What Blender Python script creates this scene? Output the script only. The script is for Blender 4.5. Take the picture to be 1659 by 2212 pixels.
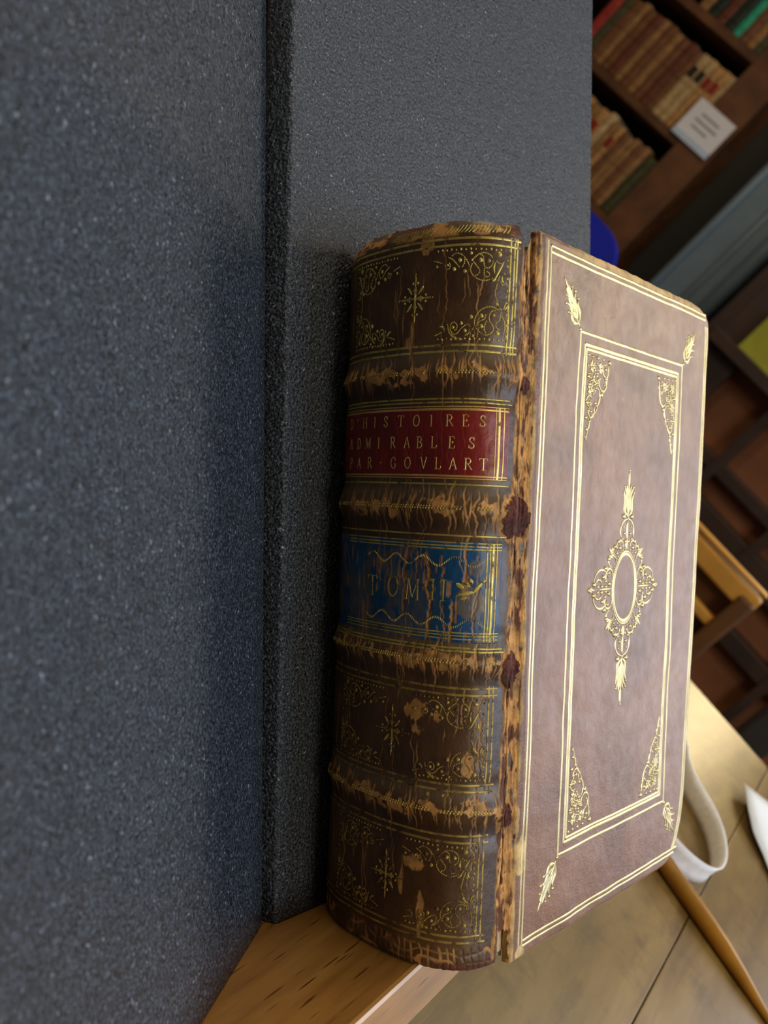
import bpy, bmesh, math, random
import numpy as np
from mathutils import Vector, Matrix
for o in list(bpy.data.objects): bpy.data.objects.remove(o)
SC = bpy.context.scene; COL = SC.collection
MM = 0.001
# ---------------------------------------------------------------- camera
cam = bpy.data.cameras.new('camera'); co = bpy.data.objects.new('camera', cam); COL.objects.link(co)
cam.sensor_fit = 'VERTICAL'; cam.sensor_height = 36.0; cam.sensor_width = 27.0
cam.lens = 2252.95/2212*36.0
cam.clip_start = 0.01; cam.clip_end = 50
cr_, cu_, cf_ = Vector((0.6044, 0.4418, 0.6630)), Vector((-0.7357, -0.0097, 0.6772)), Vector((-0.3056, 0.8970, -0.3192))
cu_ = (cu_ - cu_.dot(cf_)*cf_).normalized(); cr_ = cf_.cross(cu_)
m = Matrix.Identity(4)
for i in range(3): m[i][0], m[i][1], m[i][2] = cr_[i], cu_[i], -cf_[i]
m.translation = Vector((18.4, -254.8, 177.15))*MM
co.matrix_world = m
cam.dof.use_dof = True; cam.dof.focus_distance = 0.272; cam.dof.aperture_fstop = cam.lens/1.6
SC.camera = co
# ---------------------------------------------------------------- light
SC.view_settings.view_transform = 'Standard'; SC.view_settings.look = 'None'
SC.view_settings.gamma = 1; SC.view_settings.use_curve_mapping = False
SC.view_settings.exposure = 0.0
w = bpy.data.worlds.new('world'); SC.world = w; w.use_nodes = True
w.node_tree.nodes['Background'].inputs[0].default_value = (1.0, 0.82, 0.62, 1)
w.node_tree.nodes['Background'].inputs[1].default_value = 0.085
def area(name, loc, target, sx, sy, power, color, spread=180):
    l = bpy.data.lights.new(name, 'AREA'); l.shape = 'RECTANGLE'; l.size = sx; l.size_y = sy
    l.energy = power; l.color = color; l.spread = math.radians(spread)
    o = bpy.data.objects.new(name, l); COL.objects.link(o); o.location = loc
    o.rotation_euler = (Vector(target)-Vector(loc)).to_track_quat('-Z', 'Y').to_euler()
    return o
# daylight window beyond the table to the right, a warm ceiling lamp, added fills for spine, ledge and bookcase
area('window_daylight', (1.15, 1.95, 0.92), (0, 0.1, 0.05), 1.1, 1.1, 17, (0.93, 0.93, 1.0))
area('side_window_daylight', (1.22, 0.02, 1.22), (0, 0, 0.05), 0.8, 0.6, 16, (0.62, 0.77, 1.0))
area('ceiling_lamp', (0.50, 1.45, 1.28), (-.05, 0.05, 0.15), 0.36, 0.36, 6, (1.0, 0.90, 0.70))
area('ledge_fill', (-1.05, 0.0, 1.35), (0, 0, 0), 0.5, 0.5, 9, (1.0, 0.80, 0.50))  # added warm fill that brightens the ledge top
area('spine_fill', (1.3, -0.85, 1.15), (0, 0, 0.05), 0.5, 0.5, 12, (1.0, 0.82, 0.58))  # added fill, lifts the spine from the camera side
area('desk_lamp', (0.06, 2.05, 0.46), (0.05, 0.4, -0.03), 0.18, 0.18, 1.0, (1.0, 0.80, 0.45), 120)
area('shelf_fill', (-0.3, 1.0, 1.9), (-0.8, 2.6, 0.3), 0.5, 0.5, 9, (1.0, 0.88, 0.70))  # added fill to brighten the bookcase in the background

# ---------------------------------------------------------------- materials
def s2l(c): return tuple((x/12.92 if x <= .04045 else ((x+.055)/1.055)**2.4) for x in [v/255 for v in c])
def rgba(c): return s2l(c)+(1,)
class NT:
    def __init__(s, name, rough=.5, spec=.5, metal=0.0):
        s.m = bpy.data.materials.new(name); s.m.use_nodes = True; s.t = s.m.node_tree; s.b = s.t.nodes['Principled BSDF']
        s.b.inputs['Roughness'].default_value = rough; s.b.inputs['Specular IOR Level'].default_value = spec; s.b.inputs['Metallic'].default_value = metal
        s.co = s.t.nodes.new('ShaderNodeTexCoord')
    def n(s, typ, **k):
        nd = s.t.nodes.new(typ)
        for a, v in k.items():
            if hasattr(nd, a): setattr(nd, a, v)
            else: nd.inputs[a.replace('_', ' ')].default_value = v
        return nd
    def l(s, a, b): s.t.links.new(a, b)
    def mapping(s, scale=(1, 1, 1), rot=(0, 0, 0), src='Object'):
        mp = s.t.nodes.new('ShaderNodeMapping'); mp.inputs['Scale'].default_value = scale; mp.inputs['Rotation'].default_value = rot
        s.l(s.co.outputs[src], mp.inputs[0]); return mp.outputs[0]
    def noise(s, scale, detail=4, rough=.6, vec=None, dist=0.0):
        nd = s.t.nodes.new('ShaderNodeTexNoise'); nd.inputs['Scale'].default_value = scale; nd.inputs['Detail'].default_value = detail
        nd.inputs['Roughness'].default_value = rough; nd.inputs['Distortion'].default_value = dist
        s.l(vec if vec is not None else s.co.outputs['Object'], nd.inputs['Vector']); return nd.outputs['Fac']
    def vor(s, scale, vec=None, feat='F1', out='Distance'):
        nd = s.t.nodes.new('ShaderNodeTexVoronoi'); nd.feature = feat; nd.inputs['Scale'].default_value = scale
        s.l(vec if vec is not None else s.co.outputs['Object'], nd.inputs['Vector']); return nd.outputs[out]
    def ramp(s, f, stops):
        nd = s.t.nodes.new('ShaderNodeValToRGB'); e = nd.color_ramp.elements
        while len(e) < len(stops): e.new(.5)
        for i, (p, c) in enumerate(stops):
            e[i].position = p; e[i].color = c if len(c) == 4 else rgba(c)
        s.l(f, nd.inputs[0]); return nd.outputs[0]
    def mix(s, f, a, b, mode='MIX'):
        nd = s.t.nodes.new('ShaderNodeMix'); nd.data_type = 'RGBA'; nd.blend_type = mode
        for sock, v in ((nd.inputs[0], f), (nd.inputs[6], a), (nd.inputs[7], b)):
            if isinstance(v, (int, float)): sock.default_value = v
            elif isinstance(v, tuple): sock.default_value = v if len(v) == 4 else rgba(v)
            else: s.l(v, sock)
        return nd.outputs[2]
    def math(s, op, a, b=0.0, clamp=False):
        nd = s.t.nodes.new('ShaderNodeMath'); nd.operation = op; nd.use_clamp = clamp
        for i, v in enumerate((a, b)):
            if isinstance(v, (int, float)): nd.inputs[i].default_value = v
            else: s.l(v, nd.inputs[i])
        return nd.outputs[0]
    def attr(s, name):
        nd = s.t.nodes.new('ShaderNodeAttribute'); nd.attribute_name = name; return nd.outputs['Fac']
    def col(s, c): s.l(c, s.b.inputs['Base Color']) if not isinstance(c, tuple) else setattr(s.b.inputs['Base Color'], 'default_value', rgba(c))
    def bump(s, h, strength=.5, dist=.001, prev=None):
        nd = s.t.nodes.new('ShaderNodeBump'); nd.inputs['Strength'].default_value = strength; nd.inputs['Distance'].default_value = dist
        s.l(h, nd.inputs['Height'])
        if prev is not None: s.l(prev, nd.inputs['Normal'])
        s.l(nd.outputs[0], s.b.inputs['Normal']); return nd.outputs[0]
    def rough(s, f): s.l(f, s.b.inputs['Roughness'])
WHITE = (1, 1, 1, 1); BLACK = (0, 0, 0, 1)
BW = [(0, BLACK), (1, WHITE)]
def plain(name, c, rough=.5, var=.15, scale=20, spec=.5, metal=0.0, bump=0):
    k = NT(name, rough, spec, metal); f = k.noise(scale)
    d = tuple(int(v*(1-var)) for v in c); e = tuple(min(255, int(v*(1+var))) for v in c)
    k.col(k.ramp(f, [(.3, d), (.7, e)]))
    if bump: k.bump(f, bump, .002)
    return k.m

def mat_foam():
    k = NT('charcoal_foam', .62, .55)
    g = k.noise(1450, 3, .75); g2 = k.noise(420, 3, .6); big = k.noise(9, 3, .6)
    v = k.vor(1050)
    base = k.ramp(g, [(.37, (7, 10, 13)), (.5, (29, 36, 44)), (.63, (90, 105, 122))])
    base = k.mix(k.ramp(g2, [(.35, BLACK), (.7, (120, 120, 120, 255)[:3])]), base, (44, 52, 61))
    base = k.mix(k.ramp(big, [(.38, (70, 70, 70)), (.68, BLACK)]), base, (36, 42, 46))
    sp = k.ramp(k.noise(900, 1, .5), [(.70, BLACK), (.76, WHITE)])
    base = k.mix(sp, base, (150, 158, 170))
    br = k.ramp(k.noise(14, 2, .5), [(.62, BLACK), (.8, (60, 60, 60))])
    base = k.mix(br, base, (96, 78, 62))
    k.col(base)
    h = k.math('ADD', k.math('MULTIPLY', g, .8), k.math('MULTIPLY', v, .6))
    b1 = k.bump(h, .9, .0007)
    k.bump(g2, .5, .0009, b1)
    k.rough(k.ramp(g2, [(.3, (95, 95, 95, 255)[:3]), (.7, (190, 190, 190))]))
    return k.m
def mat_leather(name, dark, mid, light, tan, spec=.5, r=.42, cover=False):
    """brown calf; attributes: wear (bare tan), suede (red brown nap), grey (rubbed polish, sheen put into the colour), crack (also dark tone below bands)"""
    k = NT(name, r, spec)
    n1 = k.noise(45, 4, .6); n2 = k.noise(260, 4, .6); n3 = k.noise(1400, 3, .6)
    base = k.ramp(n1, [(.3, dark), (.52, mid), (.75, light)])
    base = k.mix(k.ramp(n2, [(.35, BLACK), (.8, (110, 110, 110))]), base, light)
    t = k.ramp(n2, [(.25, tuple(int(c*.62) for c in tan)), (.5, tan), (.78, tuple(min(255, int(c*1.22)) for c in tan))])
    base = k.mix(k.attr('grey'), base, (112, 98, 76))
    base = k.mix(k.attr('wear'), base, t)
    su = k.ramp(k.noise(1100, 3, .7), [(.3, (52, 20, 12)), (.55, (96, 42, 26)), (.75, (132, 70, 44))])
    base = k.mix(k.attr('suede'), base, su)
    base = k.mix(k.attr('crack'), base, (28, 14, 8))
    k.col(base)
    rr = k.math('ADD', k.math('MULTIPLY', n2, .25), r-.12)
    rr = k.math('ADD', rr, k.math('MULTIPLY', k.math('ADD', k.attr('wear'), k.attr('suede'), True), .35), True)
    k.rough(rr)
    b1 = k.bump(n3, .6 if cover else .25, .00014)
    b2 = k.bump(n2, .3, .0003, b1)
    k.bump(k.vor(420), .18, .0003, b2)
    return k.m
def mat_gold(name, c1, c2, under, thr, r=.34, mt=.9):
    k = NT(name, r, .5, 1.0)
    f = k.ramp(k.noise(420, 4, .7), [(max(0, thr-.05), WHITE), (thr+.05, BLACK)])
    c = k.ramp(k.noise(150, 3, .6), [(.3, c1), (.7, c2)])
    k.col(k.mix(f, c, under)); k.l(k.math('MULTIPLY', k.math('SUBTRACT', 1.0, f), mt), k.b.inputs['Metallic'])
    k.bump(k.noise(1500, 2, .6), .3, .0001)
    return k.m
def mat_beech(name, c0, c1, c2):
    k = NT(name, .42, .5); k.b.inputs['Coat Weight'].default_value = .8; k.b.inputs['Coat Roughness'].default_value = .3; k.b.inputs['Coat IOR'].default_value = 1.6
    v = k.mapping((1, 1, .09)); g = k.noise(160, 4, .6, v); 
    base = k.ramp(g, [(.3, c0), (.5, c1), (.75, c2)])
    v2 = k.mapping((1, 1, .06)); p = k.vor(1000, v2)
    pores = k.ramp(p, [(.20, WHITE), (.30, BLACK)])
    sel = k.ramp(k.noise(420, 2, .5, v2), [(.48, BLACK), (.56, WHITE)])
    base = k.mix(k.mix(1.0, pores, sel, 'MULTIPLY'), base, (84, 46, 14))
    k.col(base); k.bump(pores, -.2, .0002); return k.m
def mat_table():
    k = NT('worn_oak_table', .34, .5)
    v = k.mapping((1, .18, 1)); g = k.noise(38, 6, .65, v, .4); big = k.noise(9, 4, .6)
    base = k.ramp(g, [(.25, (68, 50, 20)), (.45, (112, 88, 42)), (.7, (144, 118, 66))])
    base = k.mix(k.ramp(big, [(.42, BLACK), (.66, (150, 150, 150))]), base, (112, 82, 42))
    st = k.ramp(k.noise(34, 5, .7), [(.54, BLACK), (.66, (200, 200, 200))])
    base = k.mix(st, base, (82, 60, 30))
    cr = k.ramp(k.noise(60, 5, .7, k.mapping((1, .22, 1), (0, 0, .35))), [(.56, BLACK), (.68, (170, 170, 170))])
    base = k.mix(cr, base, (66, 48, 24))
    k.col(base); k.bump(g, .25, .001); return k.m
M = {}
M['foam'] = mat_foam()
M['spine'] = mat_leather('dark_brown_calf_spine', (50, 31, 17), (82, 55, 30), (108, 78, 46), (200, 148, 84))
M['cover'] = mat_leather('brown_calf_cover', (104, 66, 42), (130, 88, 60), (150, 108, 78), (214, 180, 116), .6, .42, True)
M['red'] = mat_leather('red_morocco_label', (104, 16, 14), (126, 22, 18), (142, 34, 26), (150, 80, 40), .5, .4)
M['blue'] = mat_leather('blue_morocco_label', (8, 50, 80), (12, 72, 116), (28, 96, 136), (196, 140, 72), .5, .4)
M['gold_spine'] = mat_gold('old_gold_leaf_spine', (176, 156, 66), (228, 208, 118), (92, 66, 36), .42, .46, .55)
M['gold_faded'] = mat_gold('faded_gold_leaf_spine', (140, 116, 48), (196, 170, 84), (80, 56, 30), .47, .5, .45)
M['gold_bright'] = mat_gold('bright_gold_leaf', (206, 168, 84), (240, 214, 138), (130, 70, 36), .34, .42, .6)
M['gold_cover'] = mat_gold('gold_leaf_cover', (196, 180, 124), (228, 214, 164), (170, 140, 90), .28, .40, .8)
M['beech'] = mat_beech('beech_wood', (138, 94, 38), (164, 116, 54), (184, 138, 72))
M['table'] = mat_table()
M['paper'] = plain('white_paper', (226, 232, 238), .7, .03)
M['pages'] = plain('old_pages', (196, 176, 138), .8, .12, 300)
M['cotton'] = plain('white_cotton', (246, 247, 250), .8, .05, 300)
M['pencil'] = plain('brown_wooden_handle', (150, 104, 30), .34, .1, 60)
M['hole'] = plain('dark_gap', (24, 16, 12), .9)

# ---------------------------------------------------------------- object helpers
def link(name, me, parent=None, mat=None):
    o = bpy.data.objects.new(name, me); COL.objects.link(o)
    if mat is not None: me.materials.append(mat)
    if parent is not None: o.parent = parent
    return o
def tag(o, label=None, cat=None, group=None, kind=None):
    for k, v in (('label', label), ('category', cat), ('group', group), ('kind', kind)):
        if v: o[k] = v
    return o
def empty(name, loc=(0, 0, 0), mat4=None, **k):
    o = bpy.data.objects.new(name, None); COL.objects.link(o); o.empty_display_size = .02
    if mat4 is not None: o.matrix_world = mat4
    else: o.location = loc
    return tag(o, **k)
def mesh(name, verts, faces, smooth=True):
    me = bpy.data.meshes.new(name)
    me.from_pydata([tuple(v) for v in verts], [], faces); me.update()
    if smooth: me.polygons.foreach_set('use_smooth', [True]*len(me.polygons))
    return me
def box_bm(bm, c, s, bev=0.0, rot=None):
    r = bmesh.ops.create_cube(bm, size=1)['verts']
    for v in r: v.co = Vector((v.co.x*s[0], v.co.y*s[1], v.co.z*s[2]))
    if bev:
        ed = list({e for v in r for e in v.link_edges})
        r = list({v for f in bmesh.ops.bevel(bm, geom=ed, offset=bev, segments=2, profile=.5, affect='EDGES')['faces'] for v in f.verts} | {v for v in r if v.is_valid})
    for v in r: v.co = (rot @ v.co if rot else v.co) + Vector(c)
def bm_obj(name, bm, mat, parent=None, smooth=False):
    me = bpy.data.meshes.new(name); bmesh.ops.recalc_face_normals(bm, faces=bm.faces); bm.to_mesh(me); bm.free()
    if smooth: me.polygons.foreach_set('use_smooth', [True]*len(me.polygons))
    return link(name, me, parent, mat)
def box(name, c, s, mat, parent=None, bev=0.0, rot=None):
    bm = bmesh.new(); box_bm(bm, c, s, bev, rot); return bm_obj(name, bm, mat, parent)
def loft(sections, closed=True):
    """sections: list of rings (same count) -> verts, faces with end caps"""
    n = len(sections[0]); V = [p for s in sections for p in s]; F = []
    for i in range(len(sections)-1):
        for j in range(n if closed else n-1):
            a = i*n+j; b = i*n+(j+1) % n; F.append((a, b, b+n, a+n))
    if closed: F.append(tuple(range(n))[::-1]); F.append(tuple((len(sections)-1)*n+j for j in range(n)))
    return V, F
def tube(pts, radii, seg=16, flat=1.0, up=Vector((0, 0, 1))):
    S = []
    for i, p in enumerate(pts):
        p = Vector(p); t = (Vector(pts[min(i+1, len(pts)-1)])-Vector(pts[max(i-1, 0)])).normalized()
        a = t.cross(up).normalized(); b = a.cross(t).normalized(); r = radii[i]
        S.append([p+a*(r*math.cos(2*math.pi*j/seg))+b*(r*flat*math.sin(2*math.pi*j/seg)) for j in range(seg)])
    return loft(S)
def catmull(P, n=8):
    P = [np.array(q, float) for q in P]; P = [2*P[0]-P[1]]+P+[2*P[-1]-P[-2]]; o = []
    for i in range(1, len(P)-2):
        for k in range(n):
            t = k/n; a, b, c, d = P[i-1:i+3]
            o.append(.5*((2*b)+(-a+c)*t+(2*a-5*b+4*c-d)*t*t+(-a+3*b-3*c+d)*t**3))
    o.append(P[-2]); return np.array(o)

# value noise on arrays (mm coordinates)
_T = {}
def vn(u, v, su, sv=None, seed=0):
    if seed not in _T: _T[seed] = np.random.RandomState(seed).rand(256, 256)
    T = _T[seed]; x = np.asarray(u, float)/su+71.3; y = np.asarray(v, float)/(sv or su)+53.7
    xi = np.floor(x).astype(int); yi = np.floor(y).astype(int); fx = x-xi; fy = y-yi
    fx = fx*fx*(3-2*fx); fy = fy*fy*(3-2*fy)
    g = lambda a, b: T[a % 256, b % 256]
    return (g(xi, yi)*(1-fx)+g(xi+1, yi)*fx)*(1-fy)+(g(xi, yi+1)*(1-fx)+g(xi+1, yi+1)*fx)*fy
def fbm(u, v, su, sv=None, seed=0, oct=4):
    s = 0; a = .5; t = 0; sv = sv or su
    for i in range(oct): s = s+a*vn(u, v, su/2**i, sv/2**i, seed+i*7); t += a; a *= .55
    return s/t
def sst(x, a, b): t = np.clip((x-a)/(b-a), 0, 1); return t*t*(3-2*t)

# ---------------------------------------------------------------- frames: lectern slope 45 deg, foam tilted 11.2 deg on it
DE = math.radians(11.2)
BX, BY, BZ = Vector((0.6936, -0.1942, 0.6936)), Vector((-.70711, 0, .70711)), Vector((-0.1373, -0.9810, -0.1373))
def frame(x, y, z, o=(0, 0, 0)):
    m = Matrix.Identity(4)
    for i in range(3): m[i][0], m[i][1], m[i][2] = x[i], y[i], z[i]
    m.translation = Vector(o); return m
BOOK = frame(BX, BY, BZ)                                   # local: x thickness, y tail to head, z towards the spine
LECT = frame(Vector((.70711, 0, .70711)), BY, Vector((0, -1, 0)))   # local: x out of slope, y up slope, z towards viewer

# ---------------------------------------------------------------- room
def build_room():
    fl = box('floor', (0, 1.2, -.785), (5.6, 6.4, .03), plain('dark_parquet', (52, 34, 22), .4, .3, 6)); tag(fl, kind='structure')
    wb = box('wall_back', (0, 3.02, .75), (5.6, .06, 3.1), plain('shaded_plaster', (74, 62, 48), .9, .1, 3)); tag(wb, kind='structure')
build_room()

# ---------------------------------------------------------------- table
TZ = -.0262
def build_table():
    t = empty('library_table', (0, .05, -.77), label='worn olive-brown oak library table with a plank joint and scratches, under the lectern', cat='table')
    xs = [-.62, -.43, -.245, -.07, .1005, .285, .47, .62]
    for i in range(len(xs)-1):
        a, b = xs[i], xs[i+1]
        o = box('plank', ((a+b)/2, -.08-.05+.0, TZ-.0125+.77), (b-a-.0007, 1.44, .025), M['table'], t, .0004)
        o.location = (0, 0, 0)
    k = plain('oak_frame', (96, 70, 38), .45, .15, 20)
    box('apron', (0, .545, TZ-.08+.77), (1.1, .025, .09), k, t); box('apron', (0, -.79, TZ-.08+.77), (1.1, .025, .09), k, t)
    for x in (-.55, .55):
        for y in (.53, -.78): box('leg', (x, y, (TZ-.027+.77)/2), (.06, .06, TZ-.027+.77), k, t, .004)
    return t
build_table()

# ---------------------------------------------------------------- lectern and foam
def build_lectern():
    L = empty('book_lectern', mat4=LECT, label='sloping beech lectern with a thick wooden ledge, carrying the foam wedges and the old book', cat='lectern')
    box('back_board', (-.019, .168, .0), (.010, .364, .50), M['beech'], L, .001)
    bm = bmesh.new(); box_bm(bm, ((.0383-.014)/2, -.00645, .0), (.0523, .0129, .50), .0012)
    bm_obj('ledge', bm, M['beech'], L)
    # rear prop and foot, in lectern coordinates (x out, y up)
    wx = lambda X, Y, Z: Vector(((X+Z)*.70711, (Z-X)*.70711, -Y))
    for yy in (-.15, .15):
        a = wx(-.215, yy, .18); b = wx(-.225, yy, TZ+.006)
        V, F = tube([a, b], [.008, .008], 12, up=Vector((0, 0, 1))); link('prop_leg', mesh('prop_leg', V, F, False), L, M['beech'])
    V, F = tube([wx(-.225, -.16, TZ+.007), wx(-.225, .16, TZ+.007)], [.0065, .0065], 12, up=Vector((1, 0, 0))); link('foot_bar', mesh('foot_bar', V, F, False), L, M['beech'])
    return L
build_lectern()
def nb(x, z): return (math.cos(DE)*x+math.sin(DE)*z, -math.sin(DE)*x+math.cos(DE)*z)
def xz(n, b): return (math.cos(DE)*n-math.sin(DE)*b, math.sin(DE)*n+math.cos(DE)*b)
def round_poly(P, rs, n=5):
    out = []
    for i, p in enumerate(P):
        p = np.array(p, float); a = np.array(P[i-1], float)-p; b = np.array(P[(i+1) % len(P)], float)-p
        r = rs[i]; la = np.linalg.norm(a); lb = np.linalg.norm(b); a /= la; b /= lb; d = min(r, la*.45, lb*.45)
        for k in range(n):
            t = k/(n-1); out.append((1-t)**2*(p+a*d)+2*t*(1-t)*p+t*t*(p+b*d))
    return out
def foam_block(name, polyfn, rs, y0, y1, lab):
    S = []
    ys = [y0]+list(np.linspace(y0, y1, 30))+[y1]
    for i, y in enumerate(ys):
        P = round_poly(polyfn(y), rs)
        c = np.mean(P, 0); k = .992 if i in (0, len(ys)-1) else 1
        S.append([Vector(((c+(p-c)*k)[0]*MM, y*MM, -(c+(p-c)*k)[1]*MM)) for p in P])
    V, F = loft(S); o = link(name, mesh(name, V, F), None, M['foam']); o.matrix_world = BOOK
    bm = bmesh.new(); bm.from_mesh(o.data); bmesh.ops.recalc_face_normals(bm, faces=bm.faces); bm.to_mesh(o.data); bm.free()
    for p in o.data.polygons:
        if len(p.vertices) > 4: p.use_smooth = False
    return tag(o, lab, 'foam wedge')
NBASE = -13.8
def right_poly(y):
    zn = -20.6-6.9*min(y, 320)/233; zf = 144+(220-y)*.073
    nf, bf = nb(0, zf)
    n0, b0 = nb(0, zn)
    return [(0, zn), (0, zf), xz(NBASE, bf), xz(NBASE, b0-(.1+.9*min(y, 320)/320))]
def left_poly(y):
    ex, ez = -3.4-4.0*y/240, -21.6-8.6*y/240
    fx, fz = ex+.504*215, ez-.864*215
    n1, b1 = nb(fx, fz); n0, b0 = nb(ex, ez)
    return [(ex, ez), (fx, fz), xz(NBASE, b1), xz(NBASE, b0)]
foam_block('foam_wedge', right_poly, [1.2, 3, 2, 2], .3, 345, 'charcoal grey foam wedge lying behind and under the old leather book')
foam_block('foam_wedge', left_poly, [2.6, 3, 2, 2], .3, 345, 'large charcoal foam wedge in the left foreground, its edge beside the dark gap')

# ---------------------------------------------------------------- THE BOOK
H = 180.0; T = 58.66
PR = [(0, 0), (2.6, -3.4), (6.5, -6.6), (13, -10.3), (20, -12.7), (26.5, -14.2), (34, -15.2), (41, -15.3), (47.3, -14), (52, -11), (55, -6.5), (56.7, -1.7), (57.5, .3), (58.0, 1.5)]
prof = catmull(PR, 20); sarc = np.concatenate([[0], np.cumsum(np.linalg.norm(np.diff(prof, axis=0), axis=1))]); LA = sarc[-1]
tg = np.gradient(prof, sarc, axis=0); tg /= np.linalg.norm(tg, axis=1)[:, None]
nrm = np.stack([tg[:, 1], -tg[:, 0]], 1)                      # outward (x, z)
BANDS = [144.0, 111.4, 74.6, 38.6]
rng = np.random.RandomState(5)
CR = []                                                        # long cracks along the spine: (a, y0, y1, depth, width)
for (a, y0, y1, dd, ww) in [(38, 84, 104, .25, .5), (38.6, 104, 116, .2, .3), (45.3, 79, 100, .22, .45), (51, 78, 90, .22, .5), (55, 92, 106, .12, .3), (49.5, 94, 97.5, .2, .55),
        (46.5, 140, 178, .10, .15), (37, 146, 158, .2, .4), (47.3, 118, 137, .1, .18), (40, 118, 137, .08, .15), (53, 118, 137, .08, .15), (33, 118, 136, .08, .15), (50.4, 104, 118, .15, .3),
        (60.5, 138, 147, .15, .3), (56.5, 104, 116, .15, .3), (48, 66, 80, .2, .4)]: CR.append((a, y0, y1, dd, ww))
for i in range(170):
    a = rng.uniform(8, 63); y = rng.uniform(6, 172); l = rng.gamma(2, 5)
    CR.append((a, y, min(y+l, 177), rng.uniform(.04, .1), rng.uniform(.11, .2)))
for b in BANDS:                                                # short cracks radiating over each raised band
    for i in range(22):
        a = rng.uniform(5, 66); CR.append((a, b-rng.uniform(3, 7), b+rng.uniform(3, 6), rng.uniform(.08, .2), rng.uniform(.12, .3)))
def crack_field(A, Y, step_a, step_y, a0, y0):
    C = np.zeros_like(A); W = np.zeros_like(A)
    for i, (a, ya, yb, d, wd) in enumerate(CR):
        j0 = max(0, int((ya-y0)/step_y)); j1 = min(A.shape[0], int((yb-y0)/step_y)+1)
        if j1-j0 < 3: continue
        yy = Y[j0:j1, 0]; path = a+(vn(yy, yy*0+i*3.1, 3.2, 1, 11)-.5)*1.8+(vn(yy, yy*0+i*1.7, .8, 1, 12)-.5)*.5
        end = np.clip(np.minimum(yy-ya, yb-yy)/2.5, 0, 1)
        k0 = max(0, int((a-3-a0)/step_a)); k1 = min(A.shape[1], int((a+3-a0)/step_a)+1)
        dist = np.abs(A[j0:j1, k0:k1]-path[:, None]); ww = wd*(.35+.65*end)[:, None]*(.6+.8*vn(yy, yy*0+i, 1.3, 1, 13))[:, None]
        v = np.clip(1.25-dist/ww, 0, 1)*end[:, None]
        W[j0:j1, k0:k1] = np.maximum(W[j0:j1, k0:k1], np.minimum(v*(1.4 if wd > .25 else .8), 1)*(1 if wd > .1 else .7)); C[j0:j1, k0:k1] = np.maximum(C[j0:j1, k0:k1], v*d)
    return C, W
def spine_h(a, y):
    """smooth relief: raised bands and hollow compartments"""
    a = np.asarray(a, float); y = np.asarray(y, float); h = 0*a+0*y
    edge = sst(a, 0, 4)*(1-sst(a, 64.5, 68.5))
    for b in BANDS:
        d = y-b; h = h+1.0*np.exp(-(d/2.4)**2)*(.25+.75*edge)-.35*np.exp(-((np.abs(d)-6.2)/2.2)**2)*edge
    h = h+(fbm(a, y, 9, 14, 31, 3)-.5)*.5*edge
    h = h-.5*np.exp(-((a-69.0)/1.3)**2)+.3*np.exp(-((a-66.4)/.9)**2)      # hinge groove with a swollen lip
    return h
def head_line(a):   # ragged head and tail outlines
    top = 181.2-1.2*sst(a, 35, 66)+(fbm(a, a*0, 2.2, 1, 41, 4)-.5)*1.6-5.5*np.exp(-((a-66.8)/1.2)**2)*1.0-2.5*sst(a, 66.5, 68)*(1-sst(a, 68.6, 69.6))
    bot = -.6*0+.1+(fbm(a, a*0, 2.0, 1, 43, 4)-.35)*1.3*sst(a, 45, 60)+.8*sst(a, 60, 67)
    return top, np.maximum(bot, .05)
NA, NY = 440, 960
av = np.linspace(0, LA, NA); yv = np.linspace(0, 1, NY)
tp, bt = head_line(av)
A = np.repeat(av[None], NY, 0); Y = bt[None]+(tp-bt)[None]*yv[:, None]
Cd, Cw = crack_field(A, np.repeat((yv*180)[:, None], NA, 1), LA/(NA-1), 180/(NY-1), 0, 0)
hh = spine_h(A, Y)
wear = Cw*.9; grey = np.zeros_like(A); suede = np.zeros_like(A); crack = np.zeros_like(A)
for bi, b in enumerate(BANDS):
    d = Y-b
    strk = fbm(A, Y, 1.5, 2.4, 51+bi, 5); blob = fbm(A, Y, 7, 3, 61+bi, 3)
    lim = (strk-.5)*6.5+(blob-.5)*7+.9
    q = 1-sst(np.abs(d-.3), lim, lim+.16)
    q = q*sst(fbm(A, Y, 5, 5, 71+bi, 3)+.25*np.exp(-((A-(36, 38, 40, 36)[bi])/12)**2), .42, .56)
    wear = np.maximum(wear, q*.95)
    spur = sst(fbm(A, Y, .8, 6, 56+bi, 4), .64, .70)*(1-sst(np.abs(d), 2.0, 4.8)); wear = np.maximum(wear, spur*.85)
    grey = np.maximum(grey, np.exp(-((d-4.0)/2.2)**2)*.6*sst(A, 2, 10)); crack = np.maximum(crack, np.exp(-((d+4.0)/2.2)**2)*.45)  # grey sheen painted above each band, darker tone painted below it
    cx = (68.6, 67.2, 67.2, 68.2)[bi]; ra = (1.6, 4.4, 3.0, 2.6)[bi]; ry = (2.6, 5.2, 4.8, 3.6)[bi]
    e = ((A-cx)/ra)**2+((Y-(b-1.8))/ry)**2+(fbm(A, Y, 1.6, 1.6, 81, 3)-.5)*1.3
    s_ = 1-sst(e, .75, 1.0); suede = np.maximum(suede, s_); wear = np.maximum(wear, 1-sst(e, 1.0, 1.6)); hh = hh+s_*.5
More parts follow.
